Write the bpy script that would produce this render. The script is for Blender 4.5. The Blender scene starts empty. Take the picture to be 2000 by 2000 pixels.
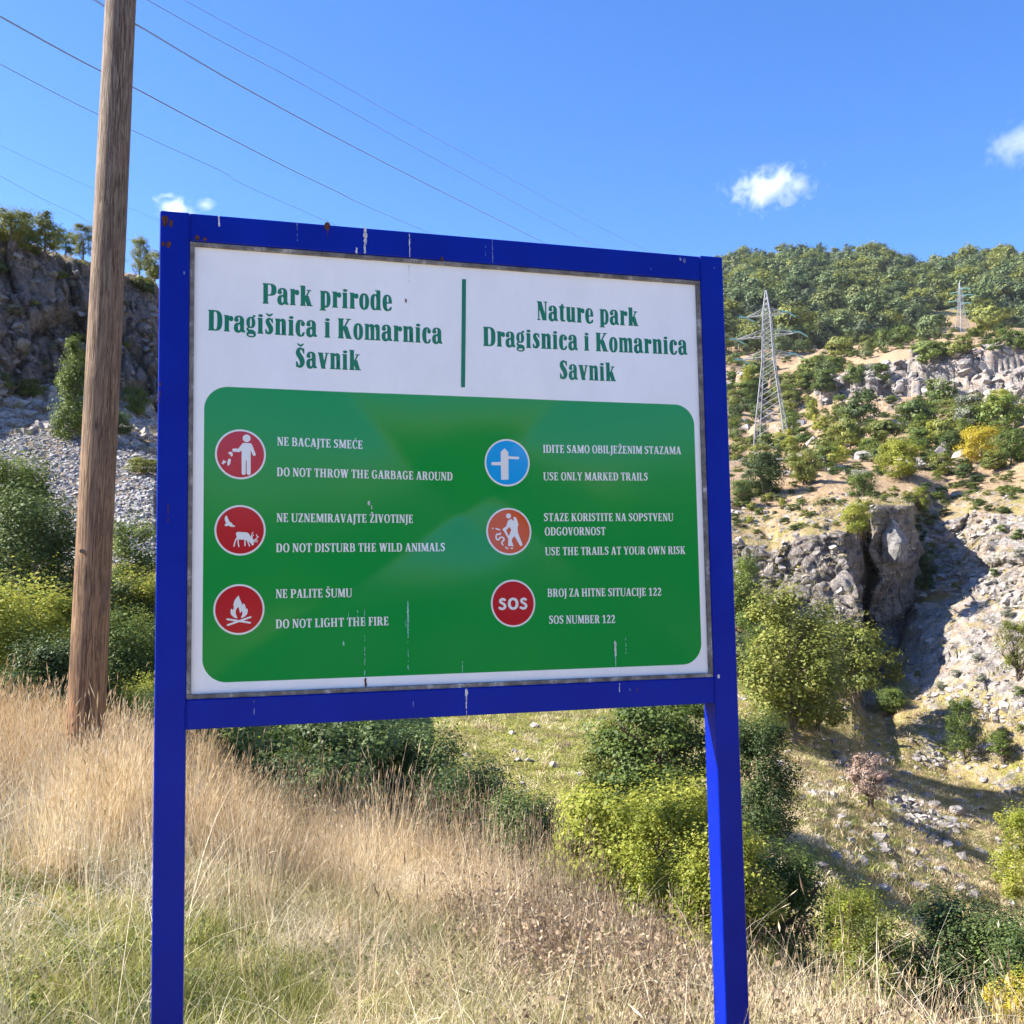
import bpy, bmesh, math, random
import numpy as np
from mathutils import Vector, Matrix, noise as mnoise
SKYSAT = 1.26
SKYHUE = .511
SKYSTR = .102
PROUGH = .12
PCOAT = 0.0
PA = (-.009, -.006, -.010, -.007)
PBOWL = -.003
CLOUDS = True
EXPO = 1.6
HAZE = .00006

random.seed(7); rs = np.random.RandomState(11)
scene = bpy.context.scene
COL = scene.collection
rad = math.radians

# ------------------------------------------------------------------ camera
EYE = Vector((0, 0, 1.6)); PITCH, ROLL, FPX = 8.36057e-2, 1.78406e-2, 2014.87
_fw = Vector((0, math.cos(PITCH), math.sin(PITCH))); _up = Vector((0, -math.sin(PITCH), math.cos(PITCH))); _rt = Vector((1, 0, 0))
CR = _rt*math.cos(ROLL)-_up*math.sin(ROLL); CU = _up*math.cos(ROLL)+_rt*math.sin(ROLL); CF = _fw
cam_d = bpy.data.cameras.new('camera'); cam = bpy.data.objects.new('camera', cam_d); COL.objects.link(cam)
cam_d.sensor_width = 36; cam_d.lens = 36*FPX/2000; cam_d.clip_end = 6000; cam_d.clip_start = .05
M = Matrix((CR, CU, -CF)).transposed().to_4x4(); M.translation = EYE
cam.matrix_world = M
scene.camera = cam

# ------------------------------------------------------------------ sky, sun, exposure
SUN_AZ, SUN_EL = rad(178.0), rad(40.0)          # azimuth counted from +X: the sun stands to the left, just behind the board
sun_dir = Vector((math.cos(SUN_AZ)*math.cos(SUN_EL), math.sin(SUN_AZ)*math.cos(SUN_EL), math.sin(SUN_EL)))
world = bpy.data.worlds.new('World'); scene.world = world; world.use_nodes = True
nt = world.node_tree; nt.nodes.clear()
sky = nt.nodes.new('ShaderNodeTexSky'); sky.sky_type = 'NISHITA'; sky.sun_disc = False
sky.sun_elevation = SUN_EL; sky.sun_rotation = math.pi/2-SUN_AZ+2*math.pi
sky.altitude = 900; sky.air_density = 1.0; sky.dust_density = 0.5; sky.ozone_density = 4.0
hs = nt.nodes.new('ShaderNodeHueSaturation'); hs.inputs['Saturation'].default_value = SKYSAT; hs.inputs['Value'].default_value = 1.0; hs.inputs['Hue'].default_value = SKYHUE
bg = nt.nodes.new('ShaderNodeBackground'); bg.inputs['Strength'].default_value = SKYSTR
wo = nt.nodes.new('ShaderNodeOutputWorld')
nt.links.new(sky.outputs[0], hs.inputs['Color']); nt.links.new(hs.outputs[0], bg.inputs['Color']); nt.links.new(bg.outputs[0], wo.inputs['Surface'])
sl = bpy.data.lights.new('sun', 'SUN'); sl.energy = 5.0; sl.angle = rad(0.53); sl.color = (1.0, .945, .86)
so = bpy.data.objects.new('sun', sl); COL.objects.link(so); so.rotation_euler = sun_dir.to_track_quat('Z', 'Y').to_euler(); so.location = (-30, 10, 40)
vs = scene.view_settings; vs.view_transform = 'Standard'; vs.look = 'None'; vs.gamma = 1; vs.exposure = EXPO; vs.use_curve_mapping = False
scene.cycles.volume_bounces = 6; scene.cycles.max_bounces = 8; scene.cycles.transparent_max_bounces = 8

def ray(px, py):                                 # direction of a point of the photograph (2000 x 2000), for measuring only
    return (CR*((px-1000)/FPX)+CU*((1000-py)/FPX)+CF)
def at(px, py, r):                               # point at horizontal distance r
    d = ray(px, py); k = r/math.hypot(d.x, d.y); return EYE+d*k

# ------------------------------------------------------------------ helpers
def tag(o, label=None, cat=None, group=None, kind=None):
    if label: o['label'] = label
    if cat: o['category'] = cat
    if group: o['group'] = group
    if kind: o['kind'] = kind
    return o
def link(name, me, mat=None, parent=None, loc=None, smooth=False):
    if mat is not None and not me.materials: me.materials.append(mat)
    o = bpy.data.objects.new(name, me); COL.objects.link(o)
    if parent is not None: o.parent = parent
    if loc is not None: o.location = loc
    return o
def empty(name, loc=(0, 0, 0), rz=0.0):
    o = bpy.data.objects.new(name, None); COL.objects.link(o); o.location = loc; o.rotation_euler = (0, 0, rz); o.empty_display_size = .2
    return o
def mesh_np(name, V, F, smooth=False, attrs=None):
    """V (n,3); F (m,k) int array or list of such arrays"""
    me = bpy.data.meshes.new(name)
    Fs = F if isinstance(F, list) else [F]
    Fs = [np.asarray(f, np.int32) for f in Fs if len(f)]
    loops = np.concatenate([f.ravel() for f in Fs]); tot = np.concatenate([np.full(len(f), f.shape[1], np.int32) for f in Fs])
    st = np.concatenate([[0], np.cumsum(tot)[:-1]]).astype(np.int32)
    V = np.asarray(V, np.float32)
    me.vertices.add(len(V)); me.vertices.foreach_set('co', V.ravel())
    me.loops.add(len(loops)); me.loops.foreach_set('vertex_index', loops.astype(np.int32))
    me.polygons.add(len(tot)); me.polygons.foreach_set('loop_start', st); me.polygons.foreach_set('loop_total', tot)
    if smooth: me.polygons.foreach_set('use_smooth', np.ones(len(tot), bool))
    for k, v in (attrs or {}).items():
        a = me.attributes.new(k, 'FLOAT', 'POINT'); a.data.foreach_set('value', np.asarray(v, np.float32))
    me.update(calc_edges=True); me.validate()
    return me
class MB:
    """collects boxes, beams and tubes into one mesh"""
    def __init__(s): s.v = []; s.q = []; s.t = []
    def box(s, x0, y0, z0, x1, y1, z1):
        b = len(s.v)
        s.v += [(x0, y0, z0), (x1, y0, z0), (x1, y1, z0), (x0, y1, z0), (x0, y0, z1), (x1, y0, z1), (x1, y1, z1), (x0, y1, z1)]
        s.q += [tuple(b+i for i in f) for f in ((0, 3, 2, 1), (4, 5, 6, 7), (0, 1, 5, 4), (1, 2, 6, 5), (2, 3, 7, 6), (3, 0, 4, 7))]; return s
    def beam(s, p, q, w, n=4, w2=None):
        p, q = Vector(p), Vector(q); d = (q-p).normalized(); a = d.orthogonal().normalized(); c = d.cross(a); b = len(s.v); w2 = w if w2 is None else w2
        for P, W in ((p, w), (q, w2)):
            for i in range(n):
                t = 2*math.pi*(i+.5)/n; s.v.append(tuple(P+(a*math.cos(t)+c*math.sin(t))*W/2))
        for i in range(n): s.q.append((b+i, b+(i+1) % n, b+n+(i+1) % n, b+n+i))
        return s
    def tube(s, pts, radii, n=6):
        b = len(s.v); pts = [Vector(p) for p in pts]; ref = None
        for i, p in enumerate(pts):
            d = (pts[min(i+1, len(pts)-1)]-pts[max(i-1, 0)]).normalized()
            a = d.orthogonal().normalized() if ref is None else (ref-d*ref.dot(d)).normalized(); ref = a; c = d.cross(a)
            for k in range(n):
                t = 2*math.pi*k/n; s.v.append(tuple(p+(a*math.cos(t)+c*math.sin(t))*radii[i]))
        for i in range(len(pts)-1):
            for k in range(n): s.q.append((b+i*n+k, b+i*n+(k+1) % n, b+(i+1)*n+(k+1) % n, b+(i+1)*n+k))
        return s
    def mesh(s, name, smooth=False):
        fs = []
        if s.q: fs.append(np.array(s.q))
        if s.t: fs.append(np.array(s.t))
        return mesh_np(name, np.array(s.v), fs, smooth)
    def build(s, name, mat, parent=None, smooth=False, bevel=0, seg=2):
        o = link(name, s.mesh(name, smooth), mat, parent)
        if bevel:
            m = o.modifiers.new('bevel', 'BEVEL'); m.width = bevel; m.segments = seg; m.limit_method = 'ANGLE'; m.harden_normals = True
        return o

# ------------------------------------------------------------------ noise in numpy
def _h(ix, iy, iz, s):
    n = (ix*374761393+iy*668265263+iz*2147483647+s*1274126177) & 0xffffffff
    n = ((n ^ (n >> 13))*1274126177) & 0xffffffff
    return ((n ^ (n >> 16)) & 0xffffff)/float(0xffffff)
def vnoise(P, sc, seed=0):
    Q = np.asarray(P, np.float64)/sc; I = np.floor(Q).astype(np.int64); f = Q-I; f = f*f*(3-2*f); r = 0
    for dx in (0, 1):
        for dy in (0, 1):
            for dz in (0, 1):
                w = (f[:, 0] if dx else 1-f[:, 0])*(f[:, 1] if dy else 1-f[:, 1])*(f[:, 2] if dz else 1-f[:, 2])
                r = r+w*_h(I[:, 0]+dx, I[:, 1]+dy, I[:, 2]+dz, seed)
    return r*2-1
def fbm(P, sc, oct=4, seed=0):
    r = 0; a = 1; t = 0
    for i in range(oct): r = r+a*vnoise(P, sc/2**i, seed+i*17); t += a; a *= .5
    return r/t
def worley(P, sc, seed=0, stretch=(1, 1, 1)):
    Q = np.asarray(P, np.float64)/(np.array(stretch)*sc); I = np.floor(Q).astype(np.int64)
    F1 = np.full(len(Q), 9.); F2 = np.full(len(Q), 9.); ID = np.zeros(len(Q))
    for dx in (-1, 0, 1):
        for dy in (-1, 0, 1):
            for dz in (-1, 0, 1):
                a, b, c = I[:, 0]+dx, I[:, 1]+dy, I[:, 2]+dz
                d = (a+_h(a, b, c, seed)-Q[:, 0])**2+(b+_h(a, b, c, seed+1)-Q[:, 1])**2+(c+_h(a, b, c, seed+2)-Q[:, 2])**2
                m = d < F1; F2 = np.where(m, F1, np.minimum(F2, d)); ID = np.where(m, _h(a, b, c, seed+3), ID); F1 = np.where(m, d, F1)
    return np.sqrt(F1), np.sqrt(F2), ID
def sst(x, a, b):
    t = np.clip((x-a)/(b-a), 0, 1); return t*t*(3-2*t)

# ------------------------------------------------------------------ materials
class NT:
    def __init__(s, name):
        s.m = bpy.data.materials.new(name); s.m.use_nodes = True; s.t = s.m.node_tree; s.t.nodes.clear()
        s.out = s.t.nodes.new('ShaderNodeOutputMaterial')
    def n(s, typ, **kw):
        nd = s.t.nodes.new(typ)
        for k, v in kw.items():
            if k in ('op', 'operation'): nd.operation = v
            elif k.startswith('p_'): setattr(nd, k[2:], v)
        return nd
    def set(s, nd, **kw):
        for k, v in kw.items(): nd.inputs[k].default_value = v
        return nd
    def ln(s, a, b): s.t.links.new(a, b)
    def math(s, op, a, b=None, c=None, clamp=False):
        nd = s.t.nodes.new('ShaderNodeMath'); nd.operation = op; nd.use_clamp = clamp
        for i, x in enumerate((a, b, c)):
            if x is None: continue
            if isinstance(x, (int, float)): nd.inputs[i].default_value = x
            else: s.ln(x, nd.inputs[i])
        return nd.outputs[0]
    def mix(s, f, a, b, mode='MIX'):
        nd = s.t.nodes.new('ShaderNodeMix'); nd.data_type = 'RGBA'; nd.blend_type = mode
        for sock, x in ((nd.inputs[0], f), (nd.inputs[6], a), (nd.inputs[7], b)):
            if isinstance(x, (int, float)): sock.default_value = x
            elif isinstance(x, tuple): sock.default_value = (*x, 1) if len(x) == 3 else x
            else: s.ln(x, sock)
        return nd.outputs[2]
    def noise(s, scale, detail=4, rough=.55, vec=None, dist=0):
        nd = s.t.nodes.new('ShaderNodeTexNoise'); nd.inputs['Scale'].default_value = scale; nd.inputs['Detail'].default_value = detail
        nd.inputs['Roughness'].default_value = rough; nd.inputs['Distortion'].default_value = dist
        if vec is not None: s.ln(vec, nd.inputs['Vector'])
        return nd.outputs['Fac']
    def vor(s, scale, vec=None, feature='F1', out='Distance', rnd=1):
        nd = s.t.nodes.new('ShaderNodeTexVoronoi'); nd.feature = feature; nd.inputs['Scale'].default_value = scale; nd.inputs['Randomness'].default_value = rnd
        if vec is not None: s.ln(vec, nd.inputs['Vector'])
        return nd.outputs[out]
    def ramp(s, f, stops, interp='LINEAR'):
        nd = s.t.nodes.new('ShaderNodeValToRGB'); cr = nd.color_ramp; cr.interpolation = interp
        while len(cr.elements) < len(stops): cr.elements.new(.5)
        for e, (p, c) in zip(cr.elements, stops):
            e.position = p; e.color = (*c, 1) if isinstance(c, tuple) else (c, c, c, 1)
        s.ln(f, nd.inputs[0]); return nd.outputs[0]
    def pos(s): return s.t.nodes.new('ShaderNodeNewGeometry').outputs['Position']
    def obj(s): return s.t.nodes.new('ShaderNodeTexCoord').outputs['Object']
    def attr(s, name):
        nd = s.t.nodes.new('ShaderNodeAttribute'); nd.attribute_name = name; return nd.outputs['Fac']
    def rnd(s): return s.t.nodes.new('ShaderNodeObjectInfo').outputs['Random']
    def scalev(s, vec, sc):
        nd = s.t.nodes.new('ShaderNodeMapping'); nd.inputs['Scale'].default_value = sc; s.ln(vec, nd.inputs['Vector']); return nd.outputs[0]
    def bump(s, h, strength=.5, dist=.02, normal=None):
        nd = s.t.nodes.new('ShaderNodeBump'); nd.inputs['Strength'].default_value = strength; nd.inputs['Distance'].default_value = dist
        s.ln(h, nd.inputs['Height'])
        if normal is not None: s.ln(normal, nd.inputs['Normal'])
        return nd.outputs[0]
    def pbsdf(s, color, rough=.8, spec=.3, normal=None, metal=0, coat=0):
        nd = s.t.nodes.new('ShaderNodeBsdfPrincipled')
        if isinstance(color, tuple): nd.inputs['Base Color'].default_value = (*color, 1)
        else: s.ln(color, nd.inputs['Base Color'])
        if isinstance(rough, (int, float)): nd.inputs['Roughness'].default_value = rough
        else: s.ln(rough, nd.inputs['Roughness'])
        nd.inputs['Specular IOR Level'].default_value = spec; nd.inputs['Metallic'].default_value = metal; nd.inputs['Coat Weight'].default_value = coat
        nd.inputs['Coat Roughness'].default_value = .04
        if normal is not None: s.ln(normal, nd.inputs['Normal'])
        return nd.outputs[0]
    def done(s, sh): s.ln(sh, s.out.inputs['Surface']); return s.m

def leaf_mat(name, lo, mid, hi, trans=.35, rough=.6, patch=None):
    """foliage: leaf colour varies from leaf to leaf and plant to plant"""
    t = NT(name); a = t.attr('tint'); r = t.rnd()
    f = t.math('ADD', t.math('MULTIPLY', a, .8), t.math('MULTIPLY', r, .3))
    f = t.math('ADD', f, t.math('MULTIPLY', t.math('SUBTRACT', t.noise(.9, 2, vec=t.pos()), .5), .35))
    c = t.ramp(f, [(0.05, lo), (.5, mid), (.98, hi)])
    p = t.pbsdf(c, rough, .35)
    tr = t.t.nodes.new('ShaderNodeBsdfTranslucent'); t.ln(t.mix(.5, c, hi, 'MIX'), tr.inputs['Color'])
    m = t.t.nodes.new('ShaderNodeMixShader'); m.inputs[0].default_value = trans; t.ln(p, m.inputs[1]); t.ln(tr.outputs[0], m.inputs[2])
    return t.done(m.outputs[0])
def grass_mat(name, stops, trans=.18, patch=(.5, .5)):
    t = NT(name); a = t.attr('tint'); r = t.rnd()
    n = t.noise(.55, 3, .6, vec=t.pos())
    f = t.math('ADD', t.math('ADD', t.math('MULTIPLY', a, .45), t.math('MULTIPLY', r, .3)), t.math('MULTIPLY', t.math('SUBTRACT', n, .38), 1.3))
    c = t.ramp(f, stops)
    p = t.pbsdf(c, .6, .3)
    tr = t.t.nodes.new('ShaderNodeBsdfTranslucent'); t.ln(c, tr.inputs['Color'])
    m = t.t.nodes.new('ShaderNodeMixShader'); m.inputs[0].default_value = trans; t.ln(p, m.inputs[1]); t.ln(tr.outputs[0], m.inputs[2])
    return t.done(m.outputs[0])

def terrain_mat(name, near=False):
    t = NT(name); P = t.pos(); rock = t.attr('rock'); dry = t.attr('dry')
    n1 = t.noise(.35, 6, .6, vec=P); n2 = t.noise(2.2, 6, .65, vec=P); n3 = t.noise(11, 4, .6, vec=P)
    # limestone: pale faces, grey lichen, dark joints
    nw = t.noise(1.3, 5, .7, vec=P, dist=.6)
    rc = t.ramp(nw, [(.28, (.09, .083, .076)), (.42, (.235, .215, .198)), (.56, (.35, .318, .292)), (.8, (.46, .42, .388))])
    nn = t.t.nodes.new('ShaderNodeTexNoise'); nn.inputs['Scale'].default_value = 1.1; nn.inputs['Detail'].default_value = 5; t.ln(P, nn.inputs['Vector'])
    va = t.t.nodes.new('ShaderNodeVectorMath'); va.operation = 'MULTIPLY_ADD'; t.ln(nn.outputs['Color'], va.inputs[0]); va.inputs[1].default_value = (1.6, 1.6, 1.6); t.ln(P, va.inputs[2]); PW = va.outputs[0]
    ve = t.vor(.75, vec=t.scalev(PW, (1, 1, .55)), feature='DISTANCE_TO_EDGE'); ve2 = t.vor(2.7, vec=PW, feature='DISTANCE_TO_EDGE')
    crack = t.math('MULTIPLY', t.ramp(ve, [(0, .38), (.06, 1.)]), t.ramp(ve2, [(0, .6), (.14, 1.)]))
    crack = t.math('MAXIMUM', crack, t.ramp(t.noise(.6, 3, vec=P), [(.42, 0.), (.6, 1.)]))
    rc = t.mix(1.0, rc, crack, 'MULTIPLY')
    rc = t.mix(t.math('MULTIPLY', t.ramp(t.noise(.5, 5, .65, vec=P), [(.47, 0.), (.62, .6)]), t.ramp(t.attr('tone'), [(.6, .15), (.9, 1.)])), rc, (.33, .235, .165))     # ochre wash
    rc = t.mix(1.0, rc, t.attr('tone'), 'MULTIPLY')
    # turf: dry straw, ochre soil and green
    gm = t.math('ADD', t.math('MULTIPLY', n1, .65), t.math('MULTIPLY', n2, .45))
    dryc = t.ramp(n3, [(.3, (.20, .13, .072)), (.5, (.36, .245, .145)), (.72, (.50, .365, .235))])
    grnc = t.ramp(n3, [(.3, (.07, .08, .015)), (.5, (.20, .20, .04)), (.72, (.38, .35, .09))])
    gf = t.math('ADD', t.math('SUBTRACT', gm, .62), t.math('MULTIPLY', dry, .5))
    gc = t.mix(t.ramp(gf, [(.0, 0.), (.3, 1.)]), grnc, dryc)
    rf = t.math('ADD', rock, t.math('MULTIPLY', t.math('SUBTRACT', t.noise(1.1, 5, .7, vec=P), .5), .9))
    rfm = t.ramp(rf, [(.42, 0.), (.56, 1.)])
    col = t.mix(rfm, gc, rc)
    hgt = t.math('ADD', t.math('MULTIPLY', n2, .6), t.math('MULTIPLY', t.math('ADD', n3, t.math('MULTIPLY', crack, 1.2)), .3))
    b = t.bump(hgt, .9, .25 if not near else .04)
    return t.done(t.pbsdf(col, .92, .15, b))

def scree_mat():
    t = NT('scree_gravel'); P = t.pos()
    v = t.vor(4.2, vec=P, out='Color'); d = t.vor(4.2, vec=P, feature='DISTANCE_TO_EDGE'); v2 = t.vor(10, vec=P, out='Color'); d2 = t.vor(10, vec=P, feature='DISTANCE_TO_EDGE')
    sep = t.t.nodes.new('ShaderNodeSeparateColor'); t.ln(v, sep.inputs[0]); sp2 = t.t.nodes.new('ShaderNodeSeparateColor'); t.ln(v2, sp2.inputs[0])
    c = t.ramp(t.math('ADD', t.math('MULTIPLY', sep.outputs[0], .5), t.math('MULTIPLY', sp2.outputs[0], .5)), [(.1, (.24, .222, .20)), (.5, (.40, .372, .34)), (.9, (.52, .485, .445))])
    c = t.mix(t.ramp(t.noise(.22, 4, vec=P), [(.42, 0.), (.58, .85)]), c, (.46, .35, .25))
    c = t.mix(1.0, c, t.math('MULTIPLY', t.ramp(d, [(0, .35), (.12, 1.)]), t.ramp(d2, [(0, .5), (.15, 1.)])), 'MULTIPLY')
    b = t.bump(t.math('ADD', t.math('MINIMUM', d, .2), t.math('MINIMUM', d2, .15)), 1.0, .5)
    return t.done(t.pbsdf(c, .95, .1, b))

def stone_mat(name, a=(.13, .115, .105), b=(.31, .28, .256), c=(.45, .41, .375)):
    t = NT(name); P = t.pos(); n = t.noise(2.6, 6, .7, vec=P, dist=.5)
    col = t.ramp(t.math('ADD', n, t.math('MULTIPLY', t.math('SUBTRACT', t.rnd(), .5), .25)), [(.3, a), (.5, b), (.72, c)])
    col = t.mix(t.ramp(t.noise(9, 3, vec=P), [(.52, 0.), (.66, .45)]), col, (.20, .165, .12))
    return t.done(t.pbsdf(col, .9, .2, t.bump(t.noise(7, 6, .7, vec=P), .8, .08)))

# ------------------------------------------------------------------ terrain: profiles along azimuths, joined into one sheet
mat_hill = terrain_mat('hillside_turf_and_limestone'); mat_near = terrain_mat('meadow_soil', True); mat_scree = scree_mat()
def azr(px, py=1150):
    d = ray(px, py); return math.degrees(math.atan2(d.x, d.y))
def zr(px, py, r): p = at(px, py, r); return (math.degrees(math.atan2(p.x, p.y)), r, p.z)
def zz(px, z, r): return (azr(px), r, z)
# behind the camera: a wooded slope (it is what the board's gloss reflects)
BH = {'A': (.3, 0), 'B': (3.8, 0), 'C': (8, .1), 'D': (11, .6), 'E': (17, 1.6), 'F': (30, 2.6), 'G1': (42, 3.4), 'G2': (48, 4), 'H': (62, 5), 'I': (85, 7.5), 'J': (150, 15), 'K': (240, 34), 'K2': (270, 37), 'K3': (380, 50), 'L': (800, 110), 'M': (1300, 60)}
LN = {
 'A': [zz(0, 0, .3), zz(2000, 0, .3)],
 'B': [zz(0, .12, 3.8), zz(700, .03, 3.8), zz(1400, -.1, 3.8), zz(2000, -.18, 3.8)],
 'C': [zz(-300, .55, 9.8), zz(0, .3, 9.6), zz(300, .1, 9.3), zz(480, -.2, 9.0), zz(600, -.38, 8.8), zz(800, -.46, 8.4), zz(1000, -.6, 7.8), zz(1100, -.68, 7.2), zz(1400, -.8, 6.1), zz(1700, -1.0, 5.9), zz(2000, -1.15, 6.0), zz(2400, -1.3, 6.2)],
 'D': [zz(-300, -.3, 15), zz(0, -.7, 14.5), zz(300, -1.0, 14), zz(600, -2.4, 14), zz(1000, -2.7, 13), zz(1400, -3.1, 13), zz(2000, -3.7, 13), zz(2400, -4, 13)],
 'E': [zz(-300, -.6, 23), zz(0, -1.0, 22), zz(300, -1.2, 23), zz(600, -5.2, 29), zr(900, 1545, 33), zr(1150, 1580, 31), zr(1400, 1680, 27), zr(1600, 1765, 25), zr(1800, 1800, 33), zr(2000, 1810, 41), zr(2400, 1800, 46)],
 'F': [zr(-300, 1100, 43), zr(0, 1105, 39), zr(300, 1100, 34.5), zr(400, 1180, 38), zr(520, 1370, 44), zr(900, 1392, 42), zr(1200, 1385, 46), zr(1400, 1400, 54), zr(1500, 1445, 50), zr(1600, 1490, 50), zr(1750, 1500, 59), zr(1850, 1510, 62), zr(2000, 1560, 59), zr(2400, 1560, 50)],
 'G1': [zr(-300, 860, 61), zr(0, 855, 57), zr(150, 845, 55), zr(300, 880, 51), zr(390, 1000, 54), zr(500, 1270, 62), zr(900, 1330, 60), zr(1200, 1330, 62), zr(1400, 1290, 64), zr(1500, 1300, 66), zr(1600, 1350, 64), zr(1665, 1395, 61), zr(1690, 1395, 67), zr(1735, 1390, 70), zr(1765, 1340, 72), zr(1900, 1340, 68), zr(2000, 1380, 64), zr(2400, 1380, 52)],
 'G2': [zr(-300, 770, 58), zr(0, 772, 62), zr(150, 778, 64.5), zr(300, 800, 67), zr(390, 950, 70), zr(500, 1200, 74), zr(900, 1290, 74), zr(1200, 1300, 70), zr(1400, 1215, 70), zr(1500, 1215, 72), zr(1600, 1250, 70), zr(1668, 1330, 68), zr(1684, 1330, 79), zr(1730, 1330, 79), zr(1765, 1250, 81), zr(1800, 1170, 83), zr(1900, 1170, 79), zr(2000, 1190, 74), zr(2400, 1190, 60)],
 'H': [zr(-300, 680, 62), zr(-60, 455, 66), zr(0, 480, 67), zr(60, 500, 68.5), zr(110, 503, 69.5), zr(200, 530, 71.5), zr(300, 550, 74), zr(400, 720, 77), zr(520, 950, 82), zr(700, 1000, 88), zr(1000, 980, 95), zr(1200, 1030, 88), zr(1400, 1055, 76), zr(1500, 1092, 75), zr(1600, 1065, 74), zr(1676, 1048, 75), zr(1688, 1075, 79.5), zr(1704, 1060, 80), zr(1710, 1008, 78), zr(1782, 1008, 79), zr(1790, 1075, 88), zr(1830, 1030, 92), zr(1900, 1010, 91), zr(2000, 1000, 87), zr(2400, 1000, 72)],
 'I': [zr(-300, 480, 92), zr(0, 510, 92), zr(300, 590, 94), zr(450, 850, 100), zr(700, 960, 112), zr(1000, 960, 118), zr(1400, 945, 98), zr(1500, 950, 96), zr(1600, 945, 94), zr(1690, 960, 90), zr(1780, 960, 92), zr(1850, 945, 110), zr(2000, 928, 110), zr(2400, 920, 100)],
 'J': [zr(-300, 540, 150), zr(0, 560, 150), zr(400, 650, 150), zr(900, 900, 190), zr(1400, 885, 180), zr(1500, 893, 184), zr(1600, 880, 160), zr(1700, 862, 152), zr(2000, 850, 150), zr(2400, 845, 150)],
 'K': [zr(0, 600, 240), zr(900, 820, 260), zr(1400, 765, 250), zr(1560, 800, 240), zr(1700, 772, 240), zr(1850, 775, 240), zr(2000, 785, 230), zr(2400, 790, 230)],
 'K2': [zr(0, 610, 280), zr(900, 790, 290), zr(1400, 745, 275), zr(1560, 765, 255), zr(1650, 742, 250), zr(1750, 705, 250), zr(1850, 682, 252), zr(2000, 682, 250), zr(2400, 670, 250)],
 'K3': [zr(0, 620, 400), zr(900, 740, 400), zr(1400, 690, 360), zr(1560, 690, 370), zr(1700, 664, 420), zr(1880, 652, 480), zr(2000, 640, 480), zr(2400, 630, 480)],
 'L': [zr(0, 640, 800), zr(900, 600, 830), zr(1400, 531, 800), zr(1470, 516, 820), zr(1600, 508, 850), zr(1700, 512, 850), zr(1780, 527, 850), zr(1860, 522, 830), zr(1940, 518, 820), zr(2000, 508, 800), zr(2150, 500, 800), zr(2400, 510, 800)],
}
LN['M'] = [(a, 1350, z-90) for a, r, z in LN['L']]
ORDER = ['A', 'B', 'C', 'D', 'E', 'F', 'G1', 'G2', 'H', 'I', 'J', 'K', 'K2', 'K3', 'L', 'M']
NR = {'A': 12, 'B': 56, 'C': 12, 'D': 14, 'E': 60, 'F': 64, 'G1': 30, 'G2': 96, 'H': 32, 'I': 40, 'J': 36, 'K': 44, 'K2': 26, 'K3': 34, 'L': 3}
az = np.concatenate([np.linspace(-180, -50, 26, endpoint=False), np.linspace(-50, -30, 20, endpoint=False), np.linspace(-30, -17, 170, endpoint=False),
                     np.linspace(-17, 10.8, 150, endpoint=False), np.linspace(10.8, 30, 300, endpoint=False), np.linspace(30, 50, 20, endpoint=False), np.linspace(50, 180, 27)])
NC = len(az)
bl = 1-sst(np.abs(az), 46, 85)                 # 1 in front, 0 behind
LR, LZ = {}, {}
for k in ORDER:
    pts = np.array(sorted(LN[k])); r = np.interp(az, pts[:, 0], pts[:, 1]); z = np.interp(az, pts[:, 0], pts[:, 2])
    j = .006 if k not in 'AB' else 0
    r = r*(1+j*fbm(np.c_[az, az*0+ORDER.index(k)*7.3, az*0], 1.6, 3, 5)); r = r*bl+BH[k][0]*(1-bl); z = z*bl+BH[k][1]*(1-bl)
    LR[k], LZ[k] = r, z
rowsR, rowsZ, band = [], [], []
for a, b in zip(ORDER[:-1], ORDER[1:]):
    n = NR[a]
    for i in range(n):
        t = i/n; rowsR.append(LR[a]*(1-t)+LR[b]*t); rowsZ.append(LZ[a]*(1-t)+LZ[b]*t); band.append(ORDER.index(a)+t)
rowsR.append(LR['M']); rowsZ.append(LZ['M']); band.append(15.)
TR, TZ, band = np.array(rowsR), np.array(rowsZ), np.array(band); NRW = len(band)
# soften the breaks between profile lines a little
for _ in range(2):
    TZ[1:-1] = (TZ[:-2]+2*TZ[1:-1]+TZ[2:])/4
AZ = np.radians(az)[None, :]+0*TR
pxc = 1000+np.tan(np.clip(AZ, -1.2, 1.2))*FPX*1.0
X, Y = TR*np.sin(AZ), TR*np.cos(AZ)
P0 = np.stack([X.ravel(), Y.ravel(), TZ.ravel()], 1)
BB = (band[:, None]+0*TR).ravel(); PX = pxc.ravel(); RR = TR.ravel()
fr = (bl[None, :]+0*TR).ravel()
def inb(lo, hi, soft=.12): return sst(BB, lo-soft, lo+soft)*(1-sst(BB, hi-soft, hi+soft))
left = 1-sst(PX, 420, 700); right = sst(PX, 1250, 1400)
# how rocky each place is
rock = np.zeros(len(P0))
rock += left*(inb(6, 7)*.34+inb(7, 8.03, .04)*1.0+inb(8.05, 9)*.25)
rock += right*inb(4, 5)*(.12+.36*np.exp(-((PX-1640-(5-BB)*250)/70.0)**2)+.15*sst(fbm(P0, 6, 3, 3), .0, .35))
rs_ = sst(PX, 1735, 1775)
rock += right*(inb(5, 6)*(.2+.25*rs_)+inb(6, 7)*(.45+.12*rs_)+inb(7, 8.0, .05)*np.where(PX < 1790, .95-.35*sst(fbm(P0, 5, 2, 9), .0, .3)*(PX < 1640)*sst(BB, 7.55, 7.75), .58))
rock += right*(inb(8, 8.6)*(.42+.03*rs_)+inb(8.6, 9)*.3+inb(9, 10)*(.36)+inb(10, 11)*.40+inb(11, 12, .06)*(.42+.55*sst(PX, 1580, 1680))+inb(12, 13)*.25)
rock = np.clip(rock+.0, 0, 1)
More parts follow.
